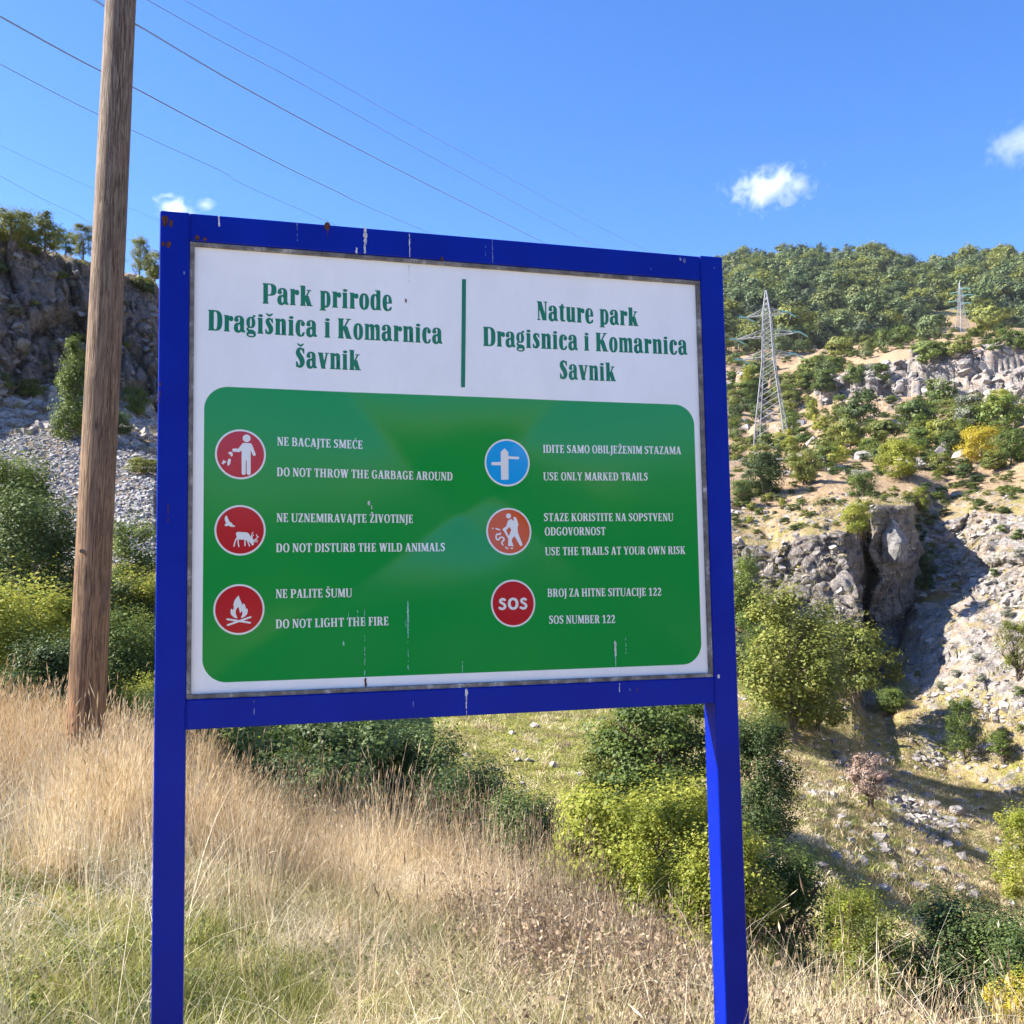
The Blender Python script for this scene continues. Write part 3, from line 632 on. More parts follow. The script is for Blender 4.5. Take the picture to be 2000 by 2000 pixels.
for k in range(14): spots.append((rs2.uniform(1420, 1660), rs2.uniform(960, 1050), rs2.uniform(14, 26), rs2.uniform(10, 18)))
for i, (px, py, w, h) in enumerate(spots):
    lf = ['mid', 'ol', 'mid', 'dark', 'ol', 'yg'][i % 6] if py > 760 else ['mid', 'far', 'ol'][i % 3]
    cn = {'mid': 'mid green', 'ol': 'olive', 'dark': 'dark green', 'yg': 'yellow green', 'far': 'dull green'}[lf]
    zn = ('on the stony bench above the grey cliff' if py > 945 else 'on the slope between the sign post and the large pylon' if px < 1478 else 'just right of the large pylon' if px < 1560 and py > 700
          else 'along the lower edge of the distant woodland' if py < 712 else 'on the slope below the pale cliff band at the right' if px > 1740 and py > 790 else 'beside the pale cliff band' if px > 1740 else 'mid slope around the lone round dark tree')
    plant_px(px, py, w, h, lf, '%s rounded %s bush %s' % ('larger' if w > 38 else 'small', cn, zn), kind='round', lod='far', name='bush', cat='bush', group=GRP, trunk=False)
for k in range(22):          # tufts and shrublets rooted in the left cliff
    px, py = rs2.uniform(-5, 300), rs2.uniform(520, 740)
    s = rs2.uniform(12, 30); plant_px(px, py, s*1.5, s, ['ol', 'dark', 'grey'][k % 3], 'low shrub rooted on a ledge of the left cliff face', kind='flat', lod='far', name='shrub', cat='shrub', group='shrubs on the left cliff', trunk=False)
for k in range(20):
    px, py = rs2.uniform(1790, 2005), rs2.uniform(960, 1480)
    s = rs2.uniform(10, 22); plant_px(px, py, s*1.3, s, ['ol', 'grey', 'mid'][k % 3], 'low shrub growing between stones on the pale rocky slope', kind='round', lod='far', name='shrub', cat='shrub', group='shrubs on the pale rocky slope', trunk=False)

# ------------------------------------------------------------------ scattering of countless things
def scatter(name, protos, pts, rot, scl, idx, label, cat='', top=True):
    c = bpy.data.collections.new(name+'_kinds')
    for i, me in enumerate(protos):
        o = bpy.data.objects.new('%s_kind_%02d' % (name, i), me); c.objects.link(o)
    me = bpy.data.meshes.new(name); me.vertices.add(len(pts)); me.vertices.foreach_set('co', np.asarray(pts, np.float32).ravel())
    a = me.attributes.new('rot', 'FLOAT_VECTOR', 'POINT'); a.data.foreach_set('vector', np.asarray(rot, np.float32).ravel())
    a = me.attributes.new('scl', 'FLOAT_VECTOR', 'POINT'); a.data.foreach_set('vector', np.asarray(scl, np.float32).ravel())
    a = me.attributes.new('idx', 'INT', 'POINT'); a.data.foreach_set('value', np.asarray(idx, np.int32))
    me.update(); o = bpy.data.objects.new(name, me); COL.objects.link(o)
    g = bpy.data.node_groups.new(name, 'GeometryNodeTree'); g.interface.new_socket('Geometry', in_out='INPUT', socket_type='NodeSocketGeometry'); g.interface.new_socket('Geometry', in_out='OUTPUT', socket_type='NodeSocketGeometry')
    N = g.nodes.new; gi, go = N('NodeGroupInput'), N('NodeGroupOutput'); ip = N('GeometryNodeInstanceOnPoints'); ci = N('GeometryNodeCollectionInfo'); ci.inputs['Collection'].default_value = c
    ci.inputs['Separate Children'].default_value = True; ci.inputs['Reset Children'].default_value = True
    def na(nm, ty):
        n = N('GeometryNodeInputNamedAttribute'); n.data_type = ty; n.inputs['Name'].default_value = nm; return n.outputs[0]
    e = N('FunctionNodeEulerToRotation'); L = g.links.new
    L(gi.outputs[0], ip.inputs['Points']); L(ci.outputs[0], ip.inputs['Instance']); ip.inputs['Pick Instance'].default_value = True
    L(na('idx', 'INT'), ip.inputs['Instance Index']); L(na('rot', 'FLOAT_VECTOR'), e.inputs[0]); L(e.outputs[0], ip.inputs['Rotation']); L(na('scl', 'FLOAT_VECTOR'), ip.inputs['Scale']); L(ip.outputs[0], go.inputs[0])
    m = o.modifiers.new('scatter', 'NODES'); m.node_group = g
    return tag(o, label, kind='stuff')

# --- woodland on the far hill and on the slope behind the camera
wp, wsx = [], []
rw = np.random.RandomState(3)
cols = np.where((az > 9) & (az < 34))[0]
lo, hi = int(np.searchsorted(band, 12.75)), int(np.searchsorted(band, 14.02))
n = 0
while n < 3000:
    a = rw.uniform(9.5, 33) if n < 2000 else rw.uniform(-10, 9.5); t = rw.rand()
    j = col_at(a); r = (LR['K3'][j]-12)*(1-t)+(LR['L'][j]+25)*t
    x, y = r*math.sin(rad(a)), r*math.cos(rad(a))
    if t < .16 and vnoise(np.array([[x, y, 0]]), 45, 8)[0] < t*5-.55: pass
    elif t < .16 and rw.rand() < .55: continue
    if vnoise(np.array([[x, y, 0]]), 38, 12)[0] > .62: continue
    if abs(1000+math.tan(rad(a))*FPX-1886) < 48 and r < 540: continue
    z = hgt(a, r); s = 7+14*rw.rand()**2; wp.append((x, y, z-.12*s)); wsx.append((s, s, s*rw.uniform(.75, 1.05))); n += 1
ridge = len(wp)
for k in range(520):
    a = rw.uniform(72, 288); r = 12+80*rw.rand()**1.5; aa = a if a <= 180 else a-360
    s = rw.uniform(2.2, 4.2); wp.append((r*math.sin(rad(a)), r*math.cos(rad(a)), hgt(aa, r)-.4)); wsx.append((s, s, s*.8))
wpro = []
for v in range(6):
    me = get_crown('round', 'tiny', v % 4).copy(); me.materials.clear(); me.materials.append([L_far, L_fard, L_ol, L_fary, L_far, L_fard][v]); wpro.append(me)
scatter('woodland', wpro, wp, [(0, 0, rw.rand()*6.28) for _ in wp], wsx, [int(np.clip(3+2.2*vnoise(np.array([[q[0], q[1], 0]]), 60, 4)[0]+rw.normal()*1.5, 0, 5.9)) for q in wp], 'dense green mixed woodland covering the distant hill')

# --- stones
def rock_mesh(name, seed, n=18, sq=(1, .8, .7), cuts=2):
    R = np.random.RandomState(seed); bm = bmesh.new()
    for p in R.normal(size=(n, 3)):
        p = p/np.linalg.norm(p)*R.uniform(.75, 1)*np.array(sq)*.5; bm.verts.new(p)
    bmesh.ops.convex_hull(bm, input=bm.verts); bmesh.ops.delete(bm, geom=[v for v in bm.verts if not v.link_faces], context='VERTS')
    if cuts:
        bmesh.ops.bevel(bm, geom=list(bm.edges), offset=.03, segments=1, affect='EDGES')
        bmesh.ops.subdivide_edges(bm, edges=list(bm.edges), cuts=cuts, use_grid_fill=True)
        for v in bm.verts: v.co += v.co.normalized()*.06*mnoise.fractal(v.co*4+Vector((seed, 0, 0)), 1, 2, 4)
    me = bpy.data.meshes.new(name); bm.to_mesh(me); bm.free(); return me
S_pale = stone_mat('limestone_pale'); S_grey = stone_mat('limestone_grey', (.15, .143, .138), (.31, .297, .286), (.44, .42, .405)); S_dark = stone_mat('limestone_dark', (.085, .082, .08), (.19, .185, .18), (.31, .30, .29))
sp = [rock_mesh('stone', 40+i, 14, (1, .8+.1*i/5, .55+.06*i), 0) for i in range(6)]
for m_ in sp: m_.materials.append(S_pale)
sg = [m_.copy() for m_ in sp]
for m_ in sg: m_.materials.clear(); m_.materials.append(S_grey)
sd = [m_.copy() for m_ in sp]
for m_ in sd: m_.materials.clear(); m_.materials.append(S_dark)
def terr_pts(n, b0, b1, p0, p1, seed, thr=None):
    R = np.random.RandomState(seed); rows = np.where((band >= b0) & (band < b1))[0]; cs = np.where((pxc[0] > p0) & (pxc[0] < p1) & (np.abs(az) < 45))[0]; res = []
    while len(res) < n:
        i, j = R.choice(rows[:-1]), R.choice(cs[:-1]); u, v = R.rand(2)
        if thr is not None and rk.reshape(NRW, NC)[i, j] < thr and R.rand() < .93: continue
        res.append((G[i, j]*(1-u)+G[i+1, j]*u)*(1-v)+(G[i, j+1]*(1-u)+G[i+1, j+1]*u)*v)
    return np.array(res)
def stones(name, pts, smin, smax, pro, seed, label, pw=2.5, single=0, slabel=None):
    R = np.random.RandomState(seed); n = len(pts); s = smin+(smax-smin)*R.rand(n)**pw
    sc = np.stack([s*R.uniform(.8, 1.3, n), s*R.uniform(.7, 1.1, n), s*R.uniform(.7, 1.2, n)], 1)
    if single:                                   # the largest ones are things of their own
        o_ = np.argsort(-s/np.hypot(pts[:, 0], pts[:, 1])); big, keep = o_[:single], o_[single:]
        for i in big:
            o = bpy.data.objects.new('stone', pro[int(i) % len(pro)]); COL.objects.link(o); o.location = pts[i]; o.scale = sc[i]; o.rotation_euler = (R.uniform(-.3, .3), R.uniform(-.3, .3), R.uniform(0, 6.28))
            tag(o, slabel, 'stone', slabel.replace('stone', 'stones', 1))
        pts, sc = pts[keep], sc[keep]; n = len(pts)
    scatter(name, pro, pts, R.rand(n, 3)*[.6, .6, 6.28]-[.3, .3, 0], sc, R.randint(0, len(pro), n), label)
stones('scree_stones', terr_pts(9000, 5.0, 6.1, -80, 420, 1), .08, .42, sg, 2, 'loose grey scree stones covering the slope below the left cliff', 2.2)
stones('debris_stones', terr_pts(1500, 6.0, 7.05, -80, 420, 3), .25, 1.3, sp, 4, 'fallen limestone debris at the foot of the left cliff', 2.5, 50, 'fallen grey stone at the foot of the left cliff')
stones('cliff_stones', terr_pts(250, 7.0, 8.0, -80, 420, 5), .3, 1.3, sd, 6, 'broken grey blocks and knobs on the left cliff face', 2)
stones('slope_stones', np.concatenate([terr_pts(2200, 5.0, 8.7, 1790, 2250, 7, .4), terr_pts(300, 6.9, 8.0, 1390, 1690, 17, .4), terr_pts(650, 7.95, 9.0, 1400, 1730, 18)]), .08, .95, sp, 8, 'pale limestone rubble covering the rocky slope on the right', 2.6, 90, 'pale angular stone lying on the rocky slope at the right')
stones('turf_stones', np.concatenate([terr_pts(500, 4.1, 6, 1380, 2100, 9), terr_pts(60, 4.1, 5, 900, 1380, 10), terr_pts(800, 4.1, 5.3, 1560, 2000, 12, .45)]), .08, .8, sp, 11, 'white stones lying in the turf of the sunny slope', 3, 80, 'whitish stone lying in the turf of the sunny slope')
stones('far_stones', np.concatenate([terr_pts(1500, 9.2, 12.1, 1400, 2150, 13, .4)]), .6, 4.2, sp, 14, 'pale outcrop blocks on the far rocky slope', 3)

# --- single rocks one can point to
def boulder(px, py, wpx, hpx, label, seed, mat=S_pale, sq=(1, .8, .7), r=None, name='boulder', tilt=0):
    p, rr = ground(px, py) if r is None else onr(px, r); s = rr/FPX
    me = rock_mesh(name, seed, 22, (1, .9, 1), 2); me.materials.append(mat)
    o = bpy.data.objects.new(name, me); COL.objects.link(o); o.location = p+Vector((0, 0, hpx*s*.38)); o.scale = (wpx*s, wpx*s*.8, hpx*s*1.05); o.rotation_euler = (0, tilt, seed*.7)
    return tag(o, label, 'rock')
boulder(240, 1190, 50, 34, 'pale rounded boulder just right of the wooden pole', 1)
o_ = boulder(1742, 1098, 92, 104, 'square grey block crowning the tower rock beside the gorge', 2, S_grey, r=76.5); o_.location = at(1745, 1062, 78.6); o_.rotation_euler = (0, .15, 1.35)
boulder(1600, 1738, 40, 22, 'white boulder in the sun below the shaded strip right of the sign', 3)
boulder(1672, 1780, 20, 14, 'small white stone right of the cushion bush', 4)
boulder(1722, 1742, 44, 18, 'flat grey slab in the shade strip on the lower slope', 5, S_grey)
boulder(1868, 1592, 42, 22, 'pale slab on the slope within the upper tree shadow', 6)
boulder(1768, 1568, 30, 16, 'pale slab at the edge of the shade right of the dead bush', 7)
boulder(1541, 932, 30, 16, 'white rock beside the dense dark tree in front of the pylon', 8)
boulder(1813, 1070, 28, 26, 'round pale rock in the dark cleft right of the tower rock', 9)
boulder(1626, 1380, 28, 50, 'upright grey rock under the largest tree', 10, S_grey)
boulder(1114, 1560, 26, 14, 'white stone in the green slope seen under the crossbar, nearest the bush', 11)
boulder(1020, 1532, 16, 8, 'small white stone on the green slope at the shadow edge', 12)
boulder(1133, 1516, 18, 10, 'grey stone on the green slope uphill of the white one', 13, S_grey)
boulder(1975, 535, 34, 9, 'pale bare rock on the skyline of the wooded hill', 14)

# ---------------------------------------------------------------- lettering: signed shapes on a grid
class Sh:
    """signed field (negative inside) built from simple shapes"""
    def __init__(s, X, Y): s.X, s.Y, s.F = X, Y, np.full(X.shape, 1e3)
    def add(s, f): s.F = np.minimum(s.F, f); return s
    def sub(s, f): s.F = np.maximum(s.F, -f); return s
    def box(s, x0, y0, x1, y1):
        return np.maximum(np.abs(s.X-(x0+x1)/2)-abs(x1-x0)/2, np.abs(s.Y-(y0+y1)/2)-abs(y1-y0)/2)
    def ell(s, cx, cy, rx, ry, n=2.0):
        q = (np.abs((s.X-cx)/rx)**n+np.abs((s.Y-cy)/ry)**n)**(1/n)
        return (q-1)*min(rx, ry)
    def seg(s, x0, y0, x1, y1, w0, w1=None):
        w1 = w0 if w1 is None else w1
        dx, dy = x1-x0, y1-y0
        t = np.clip(((s.X-x0)*dx+(s.Y-y0)*dy)/(dx*dx+dy*dy+1e-9), 0, 1)
        return np.hypot(s.X-x0-t*dx, s.Y-y0-t*dy)-(w0+(w1-w0)*t)/2
    def poly(s, pts):
        d = np.full(s.X.shape, 1e9); ins = np.zeros(s.X.shape, bool); n = len(pts)
        for i in range(n):
            (x0, y0), (x1, y1) = pts[i], pts[(i+1) % n]
            d = np.minimum(d, s.seg(x0, y0, x1, y1, 0))
            c = ((y0 <= s.Y) & (s.Y < y1)) | ((y1 <= s.Y) & (s.Y < y0))
            with np.errstate(divide='ignore', invalid='ignore'):
                xi = x0+(s.Y-y0)*(x1-x0)/((y1-y0) if y1 != y0 else 1e-9)
            ins ^= c & (s.X < xi)
        return np.where(ins, -d, d)
    def bar(s, x0, y0, x1, y1, w):
        return s.poly([(x0-w/2, y0), (x0+w/2, y0), (x1+w/2, y1), (x1-w/2, y1)])
    def path(s, pts, w):
        ws = w if isinstance(w, (list, tuple)) else [w]*len(pts)
        P = []
        n = len(pts)
        for i in range(n-1):
            p0 = pts[max(i-1, 0)]; p1 = pts[i]; p2 = pts[i+1]; p3 = pts[min(i+2, n-1)]
            for k in range(5):
                t = k/5.; c = []
                for a in (0, 1):
                    c.append(.5*(2*p1[a]+(p2[a]-p0[a])*t+(2*p0[a]-5*p1[a]+4*p2[a]-p3[a])*t*t+(3*p1[a]-p0[a]-3*p2[a]+p3[a])*t**3))
                P.append((c[0], c[1], ws[i]+(ws[i+1]-ws[i])*t))
        P.append((pts[-1][0], pts[-1][1], ws[-1]))
        d = np.full(s.X.shape, 1e9)
        for a, b in zip(P[:-1], P[1:]): d = np.minimum(d, s.seg(a[0], a[1], b[0], b[1], a[2], b[2]))
        return d

def glyph_caps(s, c):
    """condensed bold serif capitals, cap height 100; returns advance width"""
    S, T, e, h = 19, 9, 6, 7
    A, B = s.add, s.box
    def stem(x, y0=0, y1=100, w=S, t=1, b=1, l=1, r=1):
        A(B(x, y0, x+w, y1))
        if b: A(B(x-e*l, y0, x+w+e*r, y0+h))
        if t: A(B(x-e*l, y1-h, x+w+e*r, y1))
    def acc(x, k):
        if k == 'v': A(s.poly([(x-17, 126), (x-8, 126), (x, 117), (x+8, 126), (x+17, 126), (x+5, 107), (x-5, 107)]))
        if k == 'a': A(s.poly([(x-6, 107), (x+3, 107), (x+17, 126), (x+4, 126)]))
    def round_(cx, w, cut=0):
        A(s.ell(cx, 50, w/2, 52, 2.2)); s.sub(s.ell(cx, 50, w/2-S+1, 43, 2.3))
    if c == ' ': return 24
    if c == 'A':
        A(s.bar(11, 0, 32, 100, 10)); A(s.bar(57, 0, 37, 100, 21)); A(B(20, 27, 52, 36)); A(B(1, 0, 24, h)); A(B(42, 0, 72, h)); return 73
    if c == 'B':
        A(s.ell(33, 73, 27, 27, 2.4)); A(s.ell(34, 28, 30, 28, 2.4)); A(B(6, 0, 34, 100)); s.sub(B(-9, 0, 7, 100))
        s.sub(s.ell(33, 74, 9, 18, 2.4)); s.sub(s.ell(33, 27, 12, 19, 2.4)); s.sub(B(25, 62, 33, 92)); s.sub(B(25, 8, 33, 46)); A(B(1, 0, 12, h)); A(B(1, 100-h, 12, 100)); return 68
    if c in 'CĆ':
        A(s.ell(34, 50, 32, 52, 2.2)); s.sub(s.ell(38, 50, 18, 43, 2.3)); s.sub(B(50, 28, 80, 72)); s.sub(B(56, 0, 90, 30)); A(B(50, 72, 59, 99))
        A(s.seg(46, 5, 60, 15, 9, 7))
        if c == 'Ć': acc(36, 'a')
        return 64
    if c == 'D':
        A(s.ell(32, 50, 37, 50, 2.5)); s.sub(B(-9, -9, 7, 109)); A(B(7, 0, 26, 100)); s.sub(s.ell(30, 50, 20, 42, 2.6)); A(B(7, 0, 26, 100)); A(B(1, 0, 30, h)); A(B(1, 100-h, 30, 100)); return 74
    if c == 'E':
        stem(7); A(B(7, 0, 54, h+1)); A(B(7, 92, 52, 100)); A(B(20, 47, 42, 55)); A(B(47, 0, 55, 26)); A(B(45, 76, 53, 100)); A(B(38, 38, 44, 64)); return 61
    if c == 'F':
        stem(7); A(B(7, 92, 52, 100)); A(B(20, 46, 42, 54)); A(B(45, 74, 53, 100)); A(B(38, 37, 44, 64)); return 57
    if c == 'G':
        A(s.ell(35, 50, 33, 52, 2.2)); s.sub(s.ell(39, 50, 19, 43, 2.3)); s.sub(B(52, 46, 90, 72)); s.sub(B(58, 46, 99, 110)); A(B(51, 72, 59, 98)); A(B(47, 6, 64, 46)); A(B(40, 42, 70, 49)); return 74
    if c == 'H':
        stem(7); stem(50); A(B(20, 46, 58, 55)); return 82
    if c == 'I':
        stem(7); return 34
    if c == 'J':
        stem(8, 4, 100, b=0); A(s.path([(17, 10), (16, -10), (6, -20), (-2, -20)], [19, 15, 10, 8])); return 34
    if c == 'K':
        stem(7); A(s.bar(24, 42, 56, 97, 10)); A(s.bar(59, 0, 33, 58, 22)); A(B(46, 0, 74, h)); A(B(43, 93, 69, 100)); return 74
    if c == 'L':
        stem(7); A(B(7, 0, 54, h+1)); A(B(46, 0, 54, 28)); return 59
    if c == 'M':
        A(B(8, 0, 17, 96)); A(B(66, 0, 85, 100)); A(s.bar(46, 6, 17, 100, 21)); A(s.bar(46, 6, 70, 100, 11)); A(B(1, 0, 24, h)); A(B(60, 0, 91, h)); A(B(1, 93, 24, 100)); A(B(66, 93, 91, 100)); return 92
    if c == 'N':
        A(B(9, 0, 18, 100)); A(B(56, 0, 65, 100)); A(s.bar(58, 0, 16, 100, 21)); s.sub(B(65.5, -5, 99, 92)); A(B(1, 0, 26, h)); A(B(1, 93, 20, 100)); A(B(49, 93, 73, 100)); return 74
    if c == 'O':
        round_(37, 70); return 74
    if c == 'P':
        A(s.ell(32, 70, 32, 30, 2.4)); s.sub(B(-9, -9, 7, 109)); s.sub(s.ell(32, 70, 13, 21, 2.4)); s.sub(B(25, 60, 32, 91)); A(B(7, 0, 26, 100)); A(B(1, 0, 34, h)); A(B(1, 93, 20, 100)); return 66
    if c == 'R':
        A(s.ell(32, 73, 29, 27, 2.4)); s.sub(B(-9, -9, 7, 109)); s.sub(s.ell(32, 73, 10, 19, 2.4)); s.sub(B(25, 62, 32, 92)); A(B(7, 0, 26, 100)); A(B(1, 0, 32, h)); A(B(1, 93, 20, 100))
        A(s.bar(58, 0, 40, 50, 21)); A(B(48, 0, 73, h)); return 73
    if c in 'SŠ':
        A(s.path([(50, 78), (44, 92), (30, 95), (14, 88), (12, 72), (26, 57), (42, 42), (44, 24), (32, 7), (18, 5), (7, 16)], [7, 9, 11, 15, 18, 20, 20, 17, 11, 9, 8]))
        A(B(46, 72, 53, 98)); A(B(3, 2, 10, 30))
        if c == 'Š': acc(29, 'v')
        return 58
    if c == 'T':
        stem(23, t=0); A(B(2, 92, 63, 100)); A(B(2, 72, 9, 100)); A(B(56, 72, 63, 100)); return 65
    if c == 'U':
        A(s.ell(37, 30, 31, 32, 2.4)); s.sub(B(-9, 30, 99, 99)); s.sub(s.ell(40, 30, 18, 24, 2.4)); A(B(6, 30, 25, 100)); A(B(59, 30, 68, 100)); A(B(0, 93, 31, 100)); A(B(51, 93, 75, 100)); return 76
    if c == 'V':
        A(s.bar(36, 0, 14, 100, 21)); A(s.bar(36, 0, 57, 100, 10)); A(B(0, 93, 30, 100)); A(B(46, 93, 70, 100)); return 70
    if c == 'W':
        A(s.bar(32, 0, 15, 100, 20)); A(s.bar(33, 0, 48, 96, 10)); A(s.bar(70, 0, 52, 100, 20)); A(s.bar(70, 0, 88, 100, 10)); A(B(0, 93, 29, 100)); A(B(37, 93, 60, 100)); A(B(78, 93, 101, 100)); return 101
    if c == 'Y':
        A(s.bar(36, 42, 13, 100, 20)); A(s.bar(37, 42, 58, 100, 10)); A(B(26, 0, 45, 48)); A(B(18, 0, 53, h)); A(B(0, 93, 28, 100)); A(B(47, 93, 70, 100)); return 70
    if c in 'ZŽ':
        A(B(4, 92, 56, 100)); A(B(2, 0, 57, 8)); A(s.bar(13, 4, 47, 96, 20)); A(B(3, 76, 10, 100)); A(B(50, 0, 58, 26)); s.sub(B(-9, -9, 1.5, 110))
        if c == 'Ž': acc(31, 'v')
        return 61
    if c == '1':
        A(B(20, 0, 39, 100)); A(B(6, 0, 53, h)); A(s.seg(6, 82, 28, 94, 9)); return 58
    if c == '2':
        A(s.path([(9, 78), (18, 93), (34, 92), (44, 76), (36, 52), (16, 22), (10, 8)], [9, 12, 16, 19, 17, 11, 9])); A(B(5, 0, 52, 13)); A(B(46, 0, 53, 26)); return 58
    return 40

def glyph_title(s, c):
    """heavy condensed serif, cap 100, x-height 80"""
    A, B, E = s.add, s.box, s.ell
    S, h, e, x = 21, 5, 4, 80
    def stem(x0, y0=0, y1=100, w=S, t=1, b=1, l=1, r=1, tr=0):
        A(B(x0, y0, x0+w, y1)); 
        if b: A(s.poly([(x0-e*l, y0), (x0+w+e*r, y0), (x0+w+e*r, y0+3), (x0+w, y0+8), (x0, y0+8), (x0-e*l, y0+3)]))
        if t: A(s.poly([(x0-e*l, y1), (x0+w+e*tr, y1), (x0+w+e*tr, y1-3), (x0+w, y1-8), (x0, y1-8), (x0-e*l, y1-3)]))
    def caron(cx, y): A(s.poly([(cx-19, y+14), (cx-11, y+15), (cx, y+8), (cx+11, y+15), (cx+19, y+14), (cx+6, y), (cx-6, y)]))
    if c == ' ': return 27
    if c == 'P':
        A(E(31, 70, 36, 30, 2.8)); s.sub(B(-20, -9, 6, 109)); s.sub(E(33, 70, 10, 24, 2.8)); s.sub(B(28, 50, 33, 92)); stem(6, tr=1); s.sub(B(28, 48, 32, 92)); return 67
    if c == 'D':
        A(E(30, 50, 37, 50, 2.9)); s.sub(B(-20, -9, 6, 109)); s.sub(E(34, 50, 10, 43, 3)); A(B(6, 0, 28, 100)); A(B(2, 0, 22, 5)); A(B(2, 95, 22, 100)); return 69
    if c == 'K':
        stem(6, w=22, tr=1); A(s.bar(28, 45, 55, 97, 9)); A(s.bar(56, 0, 36, 62, 25)); A(B(42, 0, 73, 5)); A(B(41, 95, 67, 100)); return 73
    if c == 'N':
        A(B(8, 0, 15, 98)); A(B(47, 10, 54, 100)); A(s.bar(44, 0, 16, 100, 24)); s.sub(B(54, -9, 80, 92)); A(B(2, 0, 22, 5)); A(B(2, 95, 20, 100)); A(B(40, 95, 61, 100)); return 62
    if c in 'SŠ':
        A(s.path([(38, 83), (30, 95), (19, 92), (13, 80), (17, 65), (29, 47), (35, 27), (29, 10), (17, 5), (10, 16)], [6, 9, 14, 20, 25, 26, 24, 17, 10, 8]))
        A(s.poly([(39, 98), (44, 98), (45, 70), (40, 70), (34, 84)])); A(s.poly([(4, 2), (9, 2), (16, 16), (9, 31), (3, 31)]))
        if c == 'Š': caron(26, 105)
        return 51
    if c == 'a':
        A(E(25, 56, 23, 26, 2.4)); s.sub(E(24, 56, 5, 20, 2.4)); s.sub(B(-5, 20, 26, 54)); A(B(28, 8, 48, 56)); A(E(13, 59, 10, 9)); A(E(20, 22, 19, 25, 2.3)); s.sub(E(25, 24, 5, 15, 2.2)); A(B(30, 4, 48, 40))
        A(s.poly([(30, 14), (48, 14), (54, 6), (54, 1), (42, 0), (33, 5)])); A(s.seg(24, 44, 34, 50, 6)); return 55
    if c == 'c':
        A(E(25, 39, 23, 42, 2.4)); s.sub(E(29, 39, 6, 35, 2.4)); s.sub(B(30, 18, 60, 60)); A(E(37, 61, 9.5, 12, 2.2)); A(s.path([(29, 2), (38, 6), (43, 20)], [6, 9, 5])); return 49
    if c == 'd':
        A(E(22, 39, 20, 41, 2.5)); s.sub(E(26, 39, 5, 33, 2.5)); A(B(31, 0, 51, 100)); A(B(24, 95, 45, 100)); A(B(40, 0, 56, 5)); return 57
    if c == 'e':
        A(E(25, 39, 23, 42, 2.4)); s.sub(E(27, 57, 4.5, 17, 2.3)); s.sub(E(30, 26, 7, 19, 2.3)); A(B(20, 36, 48, 42)); s.sub(B(31, 17, 60, 36)); A(s.path([(30, 2), (40, 7), (45, 19)], [6, 10, 5])); return 50
    if c == 'g':
        A(E(22, 52, 21, 28, 2.3)); s.sub(E(22, 52, 4.5, 22, 2.3)); A(E(37, 84, 7, 6)); A(s.seg(30, 76, 37, 85, 6))
        A(s.path([(12, 27), (6, 20), (12, 12), (30, 10), (38, 4)], [6, 9, 12, 13, 13])); A(E(24, -6, 22, 15, 2.3)); s.sub(E(23, -9, 13, 5)); return 48
    if c == 'i':
        stem(6, 0, 78, w=20); A(E(17, 89, 11, 7.5)); return 33
    if c == 'k':
        stem(6, w=21); A(s.bar(26, 34, 46, 77, 8)); A(s.bar(47, 0, 32, 50, 23)); A(B(34, 0, 63, 5)); A(B(34, 75, 56, 80)); return 62
    if c == 'm':
        for x0 in (6, 33, 60):
            stem(x0, 0, 70, w=18, t=0)
        A(B(6, 60, 24, 80)); A(B(2, 75, 20, 80)); A(E(37, 66, 14, 15, 2.2)); A(E(64, 66, 14, 15, 2.2)); s.sub(B(24.5, 8, 31, 66)); s.sub(B(51.5, 8, 58, 66)); return 84
    if c == 'n':
        stem(6, 0, 80, w=20); stem(35, 0, 64, w=19, t=0); A(E(39, 62, 15, 19, 2.3)); s.sub(B(26.5, 8, 34, 66)); return 60
    if c == 'o':
        A(E(26, 39, 24, 42, 2.3)); s.sub(E(26, 39, 5, 34, 2.3)); return 52
    if c == 'p':
        A(E(29, 39, 24, 42, 2.4)); s.sub(B(-20, -9, 6, 90)); s.sub(E(30, 39, 5, 33, 2.5)); A(B(6, -14, 26, 80)); A(B(1, -18, 32, -13)); A(B(2, 75, 20, 80)); return 56
    if c == 'r':
        stem(6, 0, 80, w=20); A(E(36, 64, 10, 13, 2.2)); A(s.seg(24, 66, 34, 74, 8)); return 45
    if c in 'sš':
        A(s.path([(35, 65), (27, 76), (18, 74), (14, 63), (20, 48), (28, 34), (30, 19), (24, 7), (14, 5), (9, 14)], [5, 8, 13, 19, 22, 23, 20, 14, 9, 7]))
        A(s.poly([(35, 79), (39, 79), (40, 55), (36, 55), (30, 67)])); A(s.poly([(4, 1), (8, 1), (14, 13), (8, 25), (3, 25)]))
        if c == 'š': caron(23, 88)
        return 44
    if c == 't':
        A(B(8, 8, 27, 78)); A(s.poly([(2, 73), (34, 73), (34, 78), (27, 84), (24, 95), (19, 95), (12, 84), (2, 78)])); A(s.path([(18, 10), (24, 5), (34, 5)], [18, 11, 6])); return 36
    if c == 'u':
        A(B(6, 14, 26, 80)); A(B(33, 0, 52, 80)); A(B(2, 75, 20, 80)); A(B(29, 75, 40, 80)); A(E(21, 17, 15, 18, 2.3)); A(B(44, 0, 57, 5)); s.sub(B(26.5, 12, 32.5, 70)); return 58
    if c == 'v':
        A(s.bar(30, 0, 14, 80, 22)); A(s.bar(30, 0, 47, 80, 9)); A(B(0, 75, 28, 80)); A(B(36, 75, 58, 80)); return 57
    return 40

def glyph_sans(s, c):
    if c == 'S':
        s.add(s.path([(52, 84), (36, 91), (20, 84), (17, 70), (30, 56), (46, 46), (54, 30), (46, 13), (28, 8), (10, 16)], 21)); return 72
    s.add(s.ell(44, 50, 43, 52, 2.2)); s.sub(s.ell(44, 50, 20, 31, 2.2)); return 92

